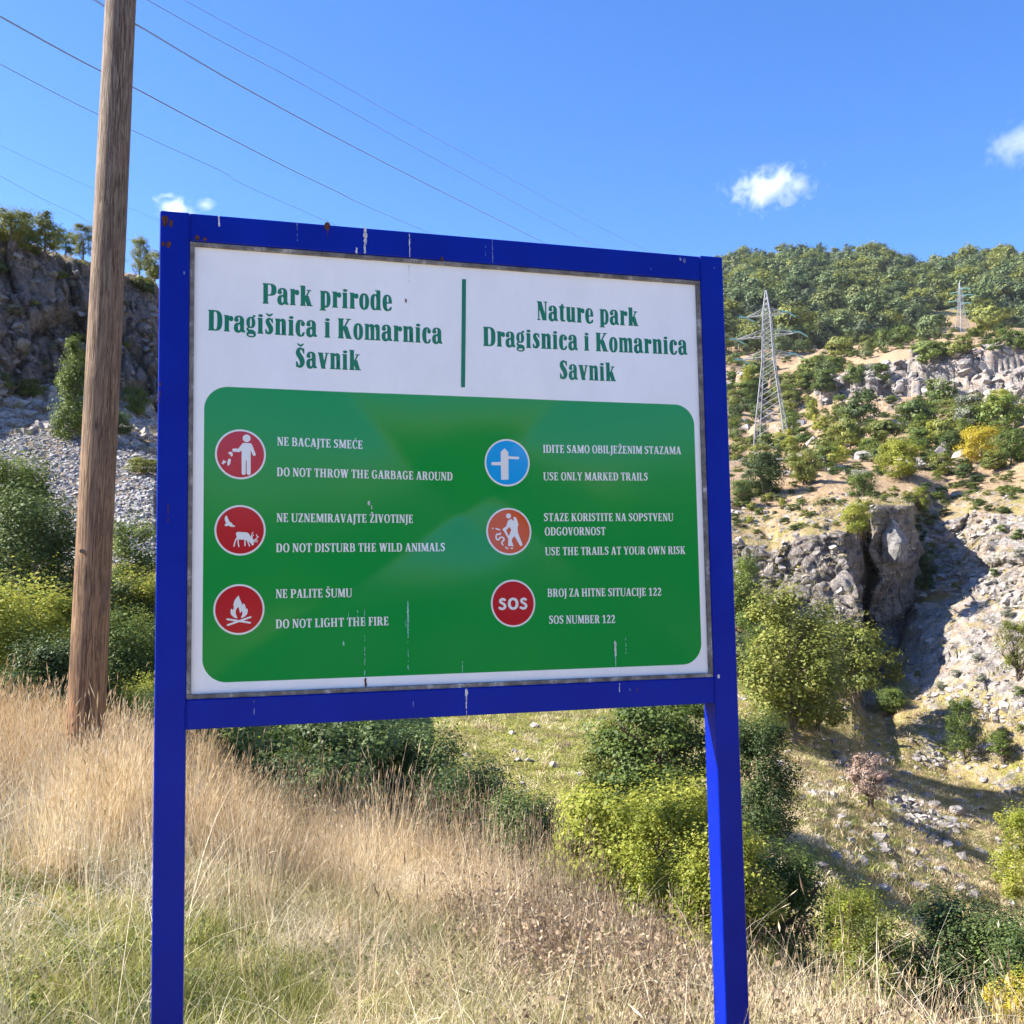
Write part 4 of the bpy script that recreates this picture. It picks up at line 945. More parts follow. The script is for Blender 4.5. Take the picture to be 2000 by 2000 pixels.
def field(fn, c, step):
    x = np.arange(-30, 125, step); y = np.arange(-36, 136, step)
    X, Y = np.meshgrid(x, y)
    s = Sh(X, Y); w = fn(s, c)
    return x, y, s.F, w

# ------------------------------------------------------------------ meadow
G_gold = grass_mat('straw_golden', [(.08, (.16, .10, .045)), (.33, (.49, .35, .17)), (.58, (.75, .585, .35)), (.82, (.90, .79, .55))])
G_dry = grass_mat('straw_pale_and_green', [(.1, (.12, .14, .03)), (.38, (.27, .26, .08)), (.5, (.56, .44, .25)), (.72, (.78, .66, .45)), (.95, (.88, .80, .62))])
G_green = grass_mat('grass_green', [(.05, (.08, .11, .012)), (.4, (.22, .25, .04)), (.7, (.42, .40, .11)), (.95, (.66, .57, .30))])
G_brown = grass_mat('weeds_brown', [(.05, (.10, .065, .04)), (.4, (.26, .18, .11)), (.75, (.44, .33, .21)), (1, (.56, .46, .30))])
def tuft(name, seed, n, L, spread, w, bend, mat, head=0., lie=0., leafy=0., up=1.0):
    R = np.random.RandomState(seed); V, F, T = [], [], []
    for b in range(n):
        th = R.rand()*6.283; rr = spread*R.rand()**.6; x0, y0 = rr*math.cos(th), rr*math.sin(th)
        ln = L*R.uniform(.5, 1.05); dth = R.rand()*6.283; lean = (R.rand()*bend+lie*R.uniform(.4, 1.0)); tint = R.rand(); face = R.rand()*3.14
        ww = w*R.uniform(.6, 1.3); n_s = 5; px_, py_, pz_ = x0, y0, -.02; b0 = len(V); ang = .06+lean*.35
        fx, fy = math.cos(face), math.sin(face)
        for k in range(n_s+1):
            t = k/n_s; hw = ww*.5*(1-.82*t)
            V += [(px_-fx*hw, py_-fy*hw, pz_), (px_+fx*hw, py_+fy*hw, pz_)]; T += [tint*.62+.42*t]*2
            if k < n_s:
                ang2 = min(ang+lean*t*1.1, 1.62); sl = ln/n_s
                px_ += math.cos(dth)*math.sin(ang2)*sl; py_ += math.sin(dth)*math.sin(ang2)*sl; pz_ = max(pz_+math.cos(ang2)*sl*up, .004)
                F.append((b0+2*k, b0+2*k+1, b0+2*k+3, b0+2*k+2))
        if R.rand() < head:
            hl = R.uniform(.03, .075)*L/.7; hx = math.cos(dth)*math.sin(ang2)*hl; hy = math.sin(dth)*math.sin(ang2)*hl; hz = math.cos(ang2)*hl
            for fa in (face, face+1.57):
                c, s_ = math.cos(fa)*ww*1.0, math.sin(fa)*ww*1.0; q = len(V)
                V += [(px_-hx*.5, py_-hy*.5, pz_-hz*.5), (px_+c, py_+s_, pz_), (px_+hx*.7, py_+hy*.7, pz_+hz*.7), (px_-c, py_-s_, pz_)]; T += [.15+tint*.6]*4; F.append((q, q+1, q+2, q+3))
        for _ in range(int(leafy)):
            t = R.uniform(.1, .95); k = int(t*n_s); c0 = np.array(V[b0+2*k]); d = R.normal(size=3); d /= np.linalg.norm(d); e = np.cross(d, R.normal(size=3)); e /= np.linalg.norm(e); s = R.uniform(.012, .028)*(.55 if L < .2 else 1)
            q = len(V); c0 = c0+d*s*.5; V += [tuple(c0-d*s*.5), tuple(c0+e*s*.35), tuple(c0+d*s*.5), tuple(c0-e*s*.35)]; T += [R.rand()]*4; F.append((q, q+1, q+2, q+3))
    me = mesh_np(name, np.array(V), np.array(F), attrs={'tint': T}); me.materials.append(mat); return me
tall = [tuft('tall', 1+i, 34, .66, .10, .0042, .55, G_gold, head=.65) for i in range(4)]
mids = [tuft('middle', 11+i, 38, .38, .13, .0031, 1.0, G_dry, head=.25, lie=.25) for i in range(4)]
tang = [tuft('tangle', 21+i, 70, .28, .17, .0027, 1.2, G_dry, lie=1.05) for i in range(4)]
shrt = [tuft('short', 31+i, 60, .13, .13, .0042, 1.0, G_green, lie=.3) for i in range(3)]
weed = [tuft('weed', 41+i, 14, .42, .12, .0032, .6, G_brown, leafy=16, head=.3) for i in range(3)]
G_pale = grass_mat('straw_bleached', [(.1, (.42, .34, .20)), (.5, (.72, .62, .42)), (.9, (.90, .82, .64))])
fall = [tuft('fallen', 81+i, 7, .75, .25, .0032, .5, G_pale, lie=1.3, head=.2) for i in range(3)]
strw = [tuft('stalk', 51+i, 10, .85, .05, .0036, .45, G_gold, head=.9) for i in range(3)]
G_herb = grass_mat('herb_green', [(.05, (.05, .085, .012)), (.45, (.13, .19, .03)), (.9, (.30, .32, .07))])
herb = [tuft('herb', 61+i, 12, .15, .10, .003, 1.0, G_herb, leafy=14, lie=.3) for i in range(3)]
def meadow(name, protos, n, wfun, smin, smax, seed, label, a0=-34, a1=34, r0=2.2, extra=1.2, tilt=.15, sfun=None):
    R = np.random.RandomState(seed); P, S, I = [], [], []; k = 0
    cz = LR['C']
    while len(P) < n and k < n*60:
        k += 1; a = R.uniform(a0, a1); rc = float(np.interp(a, az, cz)); r = math.sqrt(R.uniform(r0*r0, (rc+extra)**2)); px = 1000+math.tan(rad(a))*FPX
        w = wfun(px, r, rc)
        if w <= 0: continue
        x, y = r*math.sin(rad(a)), r*math.cos(rad(a)); nz = vnoise(np.array([[x, y, 0]]), .8, seed)[0]
        if R.rand() > w*(.75+.6*nz): continue
        P.append((x, y, a, r)); S.append(R.uniform(smin, smax)*(1+.15*nz)*(sfun(px) if sfun else 1))
    P = np.array(P)
    zs = np.array([hgt(p[2], p[3]) for p in P]); R2 = np.random.RandomState(seed+1); m = len(P); S = np.array(S)
    scatter(name, protos, np.c_[P[:, 0], P[:, 1], zs], R2.rand(m, 3)*[2*tilt, 2*tilt, 6.283]-[tilt, tilt, 0], np.c_[S, S, S*R2.uniform(.85, 1.2, m)], R2.randint(0, len(protos), m), label)
def lr(px, a, b): return float(np.clip((px-a)/(b-a), 0, 1))
meadow('tall_golden_grass', tall, 1500, lambda px, r, rc: (1-lr(px, 420, 900)*.55-.45*lr(px, 900, 1150))*(1 if rc-r < 2.6 else .12 if rc-r < 3.6 else 0), .72, 1.08, 101, 'tall golden seed bearing grass along the brow of the meadow', sfun=lambda px: 1-.42*lr(px, 340, 560))
meadow('mixed_dry_grass', mids, 1900, lambda px, r, rc: .9 if rc-r < 3.6 else .22, .6, 1.1, 102, 'half dry grass mixed with green blades over the meadow')
meadow('matted_straw', tang, 3900, lambda px, r, rc: 1-.4*(px < 560)*(rc-r > 2.6), .7, 1.25, 103, 'matted lying straw covering the meadow')
meadow('short_green_grass', shrt, 4600, lambda px, r, rc: .22+.78*(px < 620)*(rc-r > 2.0)+.2*(px > 1350)+.25*(r < 5), .6, 1.35, 104, 'short green grass between the straw')
meadow('brown_weeds', weed, 900, lambda px, r, rc: (.95*lr(px, 780, 1000) if px < 1420 else .3)*(1 if rc-r < 3 else .15), .6, 1.05, 105, 'brown withered leafy weeds in the right part of the meadow', sfun=lambda px: 1+.2*lr(px, 1000, 1150))
meadow('grass_stalks', strw, 330, lambda px, r, rc: (.8 if px < 1200 else .45)*(1 if rc-r < 1.6 else .10), .7, 1.08, 106, 'single tall seed stalks rising above the meadow grass', tilt=.1, sfun=lambda px: 1-.28*lr(px, 700, 1100))
meadow('fallen_straw', fall, 750, lambda px, r, rc: 1, .6, 1.25, 108, 'long pale straw stalks lying across the meadow', tilt=.25)
strb = [tuft('brown_stalk', 56+i, 8, .80, .06, .0044, .35, G_brown, head=1.0, leafy=1) for i in range(3)]
meadow('dark_seed_stalks', strb, 300, lambda px, r, rc: (1 if 540 < px < 1180 else .12)*(1 if rc-r < 1.0 else .05), .6, .95, 109, 'dark brown seed stalks standing out above the meadow brow under the sign', tilt=.08)
meadow('low_herbs', herb, 1500, lambda px, r, rc: .3+.6*(px < 420)*(rc-r > 2)+.35*(px > 1400), .6, 1.4, 107, 'low green herbs between the dry grass')
# slopes beyond: coarse tufts of dry and green grass
st_ = [tuft('slope_tuft', 71+i, 26, .26, .28, .017, 1.0, m_, lie=.6) for i, m_ in enumerate((G_dry, G_green, G_brown, G_gold))]
tp = np.concatenate([terr_pts(5200, 3.2, 5.0, 850, 2100, 21), terr_pts(1500, 3.2, 5.0, -60, 420, 22), terr_pts(1800, 5.0, 8.6, 1390, 1760, 23), terr_pts(1300, 5.0, 8.8, 1760, 2100, 24), terr_pts(2600, 8.0, 9.6, 1400, 2100, 25), terr_pts(700, 6.0, 7.05, -60, 420, 26), terr_pts(500, 7.9, 8.3, -60, 420, 27)])
R = np.random.RandomState(9); s = R.uniform(.5, 1.5, len(tp))
sb_ = []
for v, m_ in enumerate((L_mid, L_ol, L_dark)):
    me = get_crown('round', 'tiny', v).copy(); me.materials.clear(); me.materials.append(m_); sb_.append(me)
tq = np.concatenate([terr_pts(420, 9.0, 11.0, 1400, 2100, 31), terr_pts(160, 12.1, 12.9, 1400, 2100, 33), terr_pts(90, 11.0, 12.0, 1400, 1640, 34), terr_pts(150, 8.0, 9.0, 1400, 2100, 32)]); R = np.random.RandomState(19); s2 = R.uniform(.5, 1.5, len(tq))*np.clip(np.hypot(tq[:, 0], tq[:, 1])/150, .5, 2)
scatter('low_scrub', sb_, tq, R.rand(len(tq), 3)*[0, 0, 6.28], np.c_[s2*1.5, s2*1.5, s2*.8], R.randint(0, 3, len(tq)), 'low scrub dotted over the far rocky slope')
R = np.random.RandomState(9)
scatter('slope_grass', st_, tp, R.rand(len(tp), 3)*[.3, .3, 6.28]-[.15, .15, 0], np.c_[s, s, s*.9], R.choice(4, len(tp), p=[.4, .25, .2, .15]), 'tufts of dry and green grass on the slopes beyond the meadow')

# ------------------------------------------------------------------ wooden pole
def wood_mat():
    t = NT('weathered_pole_wood'); O = t.obj(); gv = t.scalev(O, (24, 24, 1.1)); n = t.noise(2.6, 9, .72, vec=gv, dist=1.6); big = t.noise(1.6, 4, .6, vec=t.scalev(O, (3, 3, .8)), dist=1.4)
    sp = t.t.nodes.new('ShaderNodeSeparateXYZ'); t.ln(O, sp.inputs[0])
    hi = t.ramp(t.math('MULTIPLY', sp.outputs[2], .125), [(.0, (.40, .215, .10)), (.22, (.33, .205, .115)), (.5, (.30, .22, .15)), (.9, (.31, .25, .20))])
    c = t.mix(t.ramp(n, [(.42, .95), (.55, 0.)]), hi, (.085, .05, .032)); c = t.mix(t.ramp(n, [(.6, 0.), (.8, .5)]), c, (.50, .40, .30))
    c = t.mix(t.ramp(big, [(.5, 0.), (.62, .6)]), c, (.14, .095, .07))
    crk = t.vor(1.0, vec=t.scalev(O, (26, 26, 1.1)), feature='DISTANCE_TO_EDGE'); cm = t.ramp(crk, [(0., .25), (.05, 1.)]); c = t.mix(t.ramp(t.noise(1.2, 2, vec=O), [(.45, 0.), (.6, .8)]), c, t.mix(1.0, c, cm, 'MULTIPLY'))
    return t.done(t.pbsdf(c, .85, .25, t.bump(t.math('ADD', n, t.math('MULTIPLY', cm, .4)), .7, .012)))
pb = onr(169, 8.75)[0]
ptop = at(236, 0, 9.0); dirp = (ptop-at(167, 1420, 8.75)).normalized()
foot = at(167, 1420, 8.75); foot = foot-dirp*((foot.z-pb.z)/dirp.z)
PE = empty('utility_pole', foot); PE.rotation_euler = dirp.to_track_quat('Z', 'Y').to_euler(); tag(PE, 'weathered round wooden pole leaning slightly right, standing in golden grass', 'pole')
NV, NH = 40, 90; vv = []
for i in range(NH+1):
    t = i/NH; z = -.4+9.4*t; r_ = .142-.0026*z
    for k in range(NV):
        th = 6.2832*k/NV; rr = r_*(1+.018*mnoise.noise(Vector((math.cos(th)*1.5, math.sin(th)*1.5, z*.7)))+.012*mnoise.noise(Vector((math.cos(th)*7, math.sin(th)*7, z*1.6))))
        vv.append((rr*math.cos(th), rr*math.sin(th), z))
ii = np.arange((NH+1)*NV).reshape(NH+1, NV); q = np.stack([ii[:-1], np.roll(ii[:-1], -1, 1), np.roll(ii[1:], -1, 1), ii[1:]], -1).reshape(-1, 4)
vv.append((0, 0, 9.02)); tri = np.array([(ii[-1, k], ii[-1, (k+1) % NV], len(vv)-1) for k in range(NV)])
link('shaft', mesh_np('shaft', np.array(vv), [q, tri], True), wood_mat(), PE)
galv = (lambda t: t.done(t.pbsdf(t.ramp(t.noise(30, 3, vec=t.obj()), [(.3, (.35, .36, .37)), (.7, (.55, .56, .57))]), .45, .5, metal=.8)))(NT('galvanised_steel'))
bz = MB(); dl = PE.rotation_euler.to_matrix().inverted() @ (EYE-at(157, 1078, 8.75)).normalized(); dl.z = 0; dl.normalize(); side = Vector((-dl.y, dl.x, 0))
zb = (at(157, 1078, 8.75)-foot).dot(dirp); c0 = (dl*.115+side*-.08); bz.beam((*(c0*.8).to_2d(), zb), (*(c0*1.12).to_2d(), zb), .035, 8); bz.beam((*(c0*1.12).to_2d(), zb), (*(c0*1.25).to_2d(), zb), .02, 8)
bz.build('bolt', galv, PE)

# ------------------------------------------------------------------ the sign
YAW = .28933914; W_, H_, T_ = 1.7341, 1.4279, .08; TOPZ = 2.6916
SE = empty('information_sign', (-.96228, 2.78178, 0), YAW); tag(SE, 'blue steel framed nature park board with green and white bilingual panel and warning pictograms', 'sign')
def blue_mat():
    t = NT('blue_enamel_paint'); O = t.obj(); n = t.noise(3, 5, .6, vec=O); st = t.noise(1, 5, .7, vec=t.scalev(O, (30, 30, 1.2)))
    c = t.ramp(n, [(.3, (.0, .010, .24)), (.7, (.0002, .018, .33))]); c = t.mix(t.ramp(st, [(.66, 0.), (.78, .25)]), c, (.10, .16, .40))
    fl = t.noise(7, 6, .75, vec=t.scalev(O, (1, 1, .6))); ch = t.ramp(fl, [(.735, 0.), (.75, 1.)])
    c = t.mix(ch, c, (.07, .045, .035))
    r_ = t.math('ADD', .22, t.math('MULTIPLY', t.noise(12, 4, vec=O), .3))
    return t.done(t.pbsdf(c, r_, .16, t.bump(t.math('ADD', t.noise(60, 3, vec=O), t.math('MULTIPLY', ch, -1)), .12, .004)))
mb_ = blue_mat()
def wall_col(rgb, rough=.16): return rgb
for nm, x0 in (('post', 0), ('post', W_-T_)):
    m = MB(); m.box(x0, 0, -.45, x0+T_, T_, TOPZ+(0.0 if x0 == 0 else .003)); m.build(nm, mb_, SE, bevel=.005, seg=3)
m = MB(); m.box(T_, .001, TOPZ-T_, W_-T_, T_-.001, TOPZ-.001); m.build('crossbar', mb_, SE, bevel=.004, seg=3)
m = MB(); m.box(T_, .001, TOPZ-H_, W_-T_, T_-.001, TOPZ-H_+T_); m.build('crossbar', mb_, SE, bevel=.004, seg=3)
def bead_mat():
    t = NT('grey_weathered_trim'); O = t.obj(); n = t.noise(22, 6, .75, vec=O); c = t.ramp(n, [(.35, (.07, .062, .055)), (.55, (.19, .175, .16)), (.66, (.45, .43, .41)), (.75, (.75, .74, .72))])
    return t.done(t.pbsdf(c, .6, .4, t.bump(n, .5, .003)))
bm_ = bead_mat(); x0, x1, z0, z1 = T_, W_-T_, TOPZ-H_+T_, TOPZ-T_
for bx in ((x0, z1-.012, x1, z1), (x0, z0, x1, z0+.013), (x0, z0+.013, x0+.013, z1-.012), (x1-.014, z0+.013, x1, z1-.012)):
    m = MB(); m.box(bx[0], .006, bx[1], bx[2], .024, bx[3]); m.build('trim', bm_, SE, bevel=.002)
# sheet metal panel, buckled between its corners
REC = .0155
def ph(a, b):
    """how far the sheet stands out towards the viewer (m) at a (from left, m), b (from top, m)"""
    u = (np.asarray(a)-W_/2)/((x1-x0)/2); v = (np.asarray(b)-H_/2)/((z1-z0)/2)
    u = np.clip(u, -1, 1); v = np.clip(v, -1, 1)
    edge = (1-u**8)*(1-v**8)
    def crease(p, q, w, h):
        dx, dy = q[0]-p[0], q[1]-p[1]; L2 = dx*dx+dy*dy; t = np.clip(((u-p[0])*dx+(v-p[1])*dy)/L2, 0, 1); d = np.hypot(u-p[0]-t*dx, v-p[1]-t*dy)
        return h*np.exp(-np.sqrt((d/w)**2+.006))
    h = crease((-1, -1), (.05, .28), .34, PA[0])+crease((1, -1), (.02, .05), .30, PA[1])+crease((-1, 1), (.1, .1), .30, PA[2])+crease((1, 1), (.15, .15), .32, PA[3])
    h -= PBOWL*(1-u*u)*(1-v*v)
    h += .0022*np.sin(3.1*u+1.3*v+.6)*np.cos(2.3*v-.7*u)+.0012*np.sin(5.3*u-4.1*v+1)*np.cos(3.7*v+2.2*u)
    return h*edge
def panel_mat():
    t = NT('printed_panel_gloss'); O = t.obj(); sp = t.t.nodes.new('ShaderNodeSeparateXYZ'); t.ln(O, sp.inputs[0])
    gx0, gx1, gb0, gb1, R_ = .1215, 1.6210, .486, 1.3065, .066
    cx, cz = (gx0+gx1)/2, TOPZ-(gb0+gb1)/2; hx, hz = (gx1-gx0)/2-R_, (gb1-gb0)/2-R_
    dx = t.math('MAXIMUM', t.math('SUBTRACT', t.math('ABSOLUTE', t.math('SUBTRACT', sp.outputs[0], cx)), hx), 0.0)
    dz = t.math('MAXIMUM', t.math('SUBTRACT', t.math('ABSOLUTE', t.math('SUBTRACT', sp.outputs[2], cz)), hz), 0.0)
    d = t.math('SQRT', t.math('ADD', t.math('MULTIPLY', dx, dx), t.math('MULTIPLY', dz, dz))); g = t.ramp(t.math('MULTIPLY', d, 1/R_*.5), [(.499, 1.), (.501, 0.)])
    dirt = t.noise(4, 6, .7, vec=t.scalev(O, (1, 1, .5))); wh = t.ramp(dirt, [(.35, (.80, .79, .77)), (.65, (.88, .87, .85))])
    c = t.mix(g, wh, (.003, .27, .042)); c = t.mix(t.ramp(t.noise(1, 5, .7, vec=t.scalev(O, (45, 45, 2))), [(.68, 0.), (.8, .12)]), c, (.6, .62, .6))
    return t.done(t.pbsdf(c, PROUGH, .55, t.bump(t.noise(9, 3, .5, vec=O), .05, .004), coat=PCOAT))
nx, nz = 220, 180; aa = np.linspace(x0+.002, x1-.002, nx); bb = np.linspace(T_+.002, H_-T_-.002, nz); A_, B_ = np.meshgrid(aa, bb); hh = ph(A_, B_)
pv = np.stack([A_.ravel(), (REC-hh).ravel(), (TOPZ-B_).ravel()], 1); ii = np.arange(nx*nz).reshape(nz, nx); pq = np.stack([ii[:-1, :-1], ii[1:, :-1], ii[1:, 1:], ii[:-1, 1:]], -1).reshape(-1, 4)
panel = link('panel', mesh_np('panel', pv, pq, True), panel_mat(), SE)
m = MB(); m.box(x0, .066, z0, x1, .072, z1); m.build('backing_plate', galv, SE)
def ink(name, rgb, rough=.3): 
    t = NT(name); return t.done(t.pbsdf(rgb, PROUGH, .55, coat=PCOAT))
I_white, I_tgreen, I_red, I_orange, I_blue = ink('print_white', (.74, .75, .73)), ink('print_title_green', (.004, .165, .06)), ink('print_red', (.46, .010, .022)), ink('print_orange', (.58, .085, .02)), ink('print_sky_blue', (.006, .33, .72))
def fill(F, xs, ys):
    """polygons covering the negative part of a field sampled on a grid"""
    V, faces, key = [], [], {}
    ins = F < 0; ny, nx_ = F.shape
    def vert(k, x, y):
        if k not in key: key[k] = len(V); V.append((x, y))
        return key[k]
    for j in range(ny-1):
        i = 0
        while i < nx_-1:
            c = (ins[j, i], ins[j, i+1], ins[j+1, i+1], ins[j+1, i])
            if not any(c): i += 1; continue
            if all(c):
                e = i
                while e < nx_-1 and ins[j, e+1] and ins[j+1, e+1] and e-i < 6: e += 1
                faces.append([vert((i, j), xs[i], ys[j]), vert((e, j), xs[e], ys[j]), vert((e, j+1), xs[e], ys[j+1]), vert((i, j+1), xs[i], ys[j+1])]); i = e; continue
            cs = [(i, j), (i+1, j), (i+1, j+1), (i, j+1)]; poly = []
            for k in range(4):
                p, q_ = cs[k], cs[(k+1) % 4]; fp_, fq = F[p[1], p[0]], F[q_[1], q_[0]]
                if fp_ < 0: poly.append(vert(p, xs[p[0]], ys[p[1]]))
                if (fp_ < 0) != (fq < 0):
                    t = fp_/(fp_-fq); kk = (min(p, q_), max(p, q_)); poly.append(vert(kk, xs[p[0]]+t*(xs[q_[0]]-xs[p[0]]), ys[p[1]]+t*(ys[q_[1]]-ys[p[1]])))
            if len(poly) > 2: faces.append(poly)
            i += 1
    return np.array(V) if V else np.zeros((0, 2)), faces
_gc = {}
def glyph(fn, c, step):
    k = (fn.__name__, c, step)
    if k not in _gc:
        xs, ys, F, w = field(fn, c, step); _gc[k] = (*fill(F, xs, ys), w)
    return _gc[k]
def print_mesh(name, V2, faces, mat, lift, parent, label=None, depth0=None):
    """flat print on the buckled sheet; V2 in metres from the left / top of the board"""
    V2 = np.array(V2); y = (REC-ph(V2[:, 0], V2[:, 1])-lift) if depth0 is None else np.full(len(V2), depth0)
    me = bpy.data.meshes.new(name); me.from_pydata(np.stack([V2[:, 0], y, TOPZ-V2[:, 1]], 1).tolist(), [], [list(f) for f in faces]); me.update()
    me.polygons.foreach_set('use_smooth', np.ones(len(me.polygons), bool))
    # the print follows the sheet: take the sheet's own normals
    e = 1e-3; ga = (ph(V2[:, 0]+e, V2[:, 1])-ph(V2[:, 0]-e, V2[:, 1]))/(2*e); gb = (ph(V2[:, 0], V2[:, 1]+e)-ph(V2[:, 0], V2[:, 1]-e))/(2*e)
    if depth0 is None:
        nn = np.stack([-ga, -np.ones(len(V2)), gb], 1); nn /= np.linalg.norm(nn, axis=1)[:, None]; me.normals_split_custom_set_from_vertices(nn.tolist())
    o = link(name, me, mat, parent)
    if label: o['label'] = label
    return o
def text(s, fn, xa, xb, base, cap, mat, step, track=2.5, base2=None, lift=.0006):
    gl = [glyph(fn, c, step) for c in s]; tot = sum(g[2]+track for g in gl)-track
    sx = (xb-xa)/tot; V, Fc, x = [], [], 0; base2 = base if base2 is None else base2
    for (gv, gf, w) in gl:
        b = len(V)
        for (vx, vy) in gv:
            ax = xa+(x+vx)*sx; V.append((ax/1000, (base+(base2-base)*(ax-xa)/(xb-xa)-vy*cap/100)/1000))
        Fc += [[b+i for i in f] for f in gf]; x += w+track
    return print_mesh('lettering', V, Fc, mat, lift, panel, 'the words '+s)
for s, a, b, bs, b2 in (('Park prirode', 277.6, 651.9, 240.5, 239.5), ('Dragišnica i Komarnica', 129.2, 802.8, 328, 330.5), ('Šavnik', 371.1, 558.9, 421, 421), ('Nature park', 1099.3, 1440.1, 239.5, 238.5), ('Dragisnica i Komarnica', 926.6, 1605.9, 330, 323.5), ('Savnik', 1170.5, 1357.8, 420, 419.5)):
    text(s, glyph_title, a, b, bs, 59, I_tgreen, 2.6, base2=b2)
for s, a, b, bs, b2 in (('NE BACAJTE SMEĆE', 319.9, 563.9, 648.3, 651.7), ('DO NOT THROW THE GARBAGE AROUND', 319.2, 831.6, 735.6, 739.2), ('NE UZNEMIRAVAJTE ŽIVOTINJE', 318.5, 711.1, 865.4, 866.2), ('DO NOT DISTURB THE WILD ANIMALS', 317.2, 805.5, 950.7, 949.4), ('NE PALITE ŠUMU', 316.6, 530.6, 1078.9, 1079.3), ('DO NOT LIGHT THE FIRE', 316.7, 635.0, 1163.2, 1161.9),
        ('IDITE SAMO OBILJEŽENIM STAZAMA', 1113.3, 1572.3, 650.3, 645.5), ('USE ONLY MARKED TRAILS', 1112.6, 1455.8, 734.9, 731.0), ('STAZE KORISTITE NA SOPSTVENU', 1112.4, 1538.6, 859.7, 857.9), ('ODGOVORNOST', 1114.1, 1310.3, 903, 902), ('USE THE TRAILS AT YOUR OWN RISK', 1114.2, 1576.6, 963.2, 962), ('BROJ ZA HITNE SITUACIJE 122', 1117.5, 1491.7, 1088.8, 1091.2), ('SOS NUMBER 122', 1119.8, 1335.1, 1169.7, 1172.1)):
    text(s, glyph_caps, a, b, bs, 24.6, I_white, 4.0, track=3.5, base2=b2)
print_mesh('divider_line', [(.8642, .1290), (.8766, .1287), (.8735, .29), (.8700, .4586), (.8576, .4590), (.861, .29)], [[0, 1, 2, 5], [5, 2, 3, 4]][:0]+[[0, 5, 2, 1], [5, 4, 3, 2]], I_tgreen, .0012, panel)
def disc(cx, cy, rw, rh, mat, lift, name, r_in=0):
    V, Fc = [(cx, cy)], []; n = 72; K = 7
    rings = [r_in+(1-r_in)*i/K for i in range(0 if r_in else 1, K+1)]
    for r_ in rings: V += [(cx+rw*r_*math.cos(6.28319*k/n), cy+rh*r_*math.sin(6.28319*k/n)) for k in range(n)]
    if not r_in:
        for k in range(n): Fc.append([0, 1+(k+1) % n, 1+k])
    for j in range(len(rings)-1):
        for k in range(n): a0, a1 = 1+j*n+k, 1+j*n+(k+1) % n; Fc.append([a0, a1, a1+n, a0+n])
    return print_mesh(name, V, Fc, mat, lift, panel)
def picto(cx, cy, rw, rh, fn, step=.03):
    x = np.arange(-1, 1.01, step); Xg, Yg = np.meshgrid(x, x); s = Sh(Xg, Yg); fn(s); v, f = fill(s.F, x, x)
    print_mesh('pictogram', [(cx+rw*a, cy-rh*b) for a, b in v], f, I_white, .0018, panel)
def T(cx, cy, rx, ry): return lambda *p: [((p[i]-cx)/rx, -(p[i+1]-cy)/ry) for i in range(0, len(p), 2)]
def pic_litter(s):
    t = T(829, 782, 677, 692); k = 1/685.
    s.add(s.ell(*t(988, 335)[0], .155, .152)); s.add(s.poly(t(880, 466, 1100, 466, 1132, 530, 1098, 620, 1098, 940, 856, 940, 856, 660, 850, 560)))
    g = lambda w, *p: [s.add(s.seg(*a, *b, w*k)) for a, b in zip(t(*p)[:-1], t(*p)[1:])]
    g(92, 912, 512, 785, 677, 652, 672); g(84, 1092, 520, 1190, 778); g(108, 912, 700, 912, 1302); g(108, 1044, 700, 1044, 1302); s.sub(s.box(*t(966, 1380)[0], *t(990, 950)[0]))
    for p in ((490, 740, 560, 720, 610, 730, 622, 830, 578, 860, 555, 800, 530, 790), (510, 910, 575, 915, 555, 1050, 505, 1120, 478, 1090, 480, 1000), (365, 945, 440, 990, 450, 1035, 405, 1025, 385, 1085, 315, 1030, 355, 1015)): s.add(s.poly(t(*p)))
def pic_animals(s):
    t = T(820, 834, 675, 706); k = 1/690.
    s.add(s.poly(t(440, 415, 470, 440, 520, 560, 555, 620, 610, 630, 600, 665, 650, 700, 720, 725, 650, 740, 560, 735, 505, 700, 470, 720, 415, 720, 412, 655, 460, 650, 420, 580, 408, 500)))
    s.add(s.poly(t(705, 910, 750, 880, 1000, 895, 1040, 920, 1110, 1030, 1160, 1080, 1180, 1200, 1170, 1260, 1130, 1250, 1040, 1130, 970, 1100, 930, 1085, 880, 1100, 800, 1090, 745, 1070, 725, 1020)))
    for w, p in ((34, (730, 1050, 690, 1130, 655, 1280)), (34, (772, 1070, 762, 1160, 785, 1290)), (32, (945, 1080, 945, 1270)), (32, (1000, 1100, 1065, 1275)), (22, (1150, 1090, 1125, 1000, 1128, 930, 1165, 885)), (22, (1125, 1010, 1180, 960)), (24, (1190, 1110, 1270, 1040, 1245, 945)), (20, (1265, 1045, 1300, 1005)), (22, (1190, 1110, 1285, 1110)), (22, (1170, 1130, 1230, 1165, 1275, 1155))): s.add(s.path(t(*p), w*k))
def pic_fire(s):
    t = T(788, 837, 683, 692); k = 1/690.
    s.add(s.poly(t(775, 450, 800, 540, 860, 670, 865, 740, 910, 660, 955, 740, 970, 850, 1000, 795, 1020, 860, 1010, 950, 960, 1020, 890, 1060, 820, 1078, 860, 1010, 880, 940, 860, 860, 808, 965, 800, 860, 765, 765, 715, 820, 693, 900, 710, 980, 745, 1078, 670, 1060, 600, 1010, 560, 940, 562, 850, 582, 800, 625, 860, 650, 790, 635, 700, 665, 590, 720, 510)))
    for p in ((475, 1095, 1085, 1205), (490, 1255, 1095, 1052)): s.add(s.seg(*t(*p)[0], *t(*p)[1], 52*k))
def pic_arrow(s):
    t = T(301, 330, 141, 147)
    for p in ((285, 240, 308, 265, 308, 435, 262, 437, 260, 265), (305, 290, 372, 292, 377, 300, 372, 308, 305, 306), (265, 326, 205, 328, 199, 338, 205, 347, 265, 347)): s.add(s.poly(t(*p)))
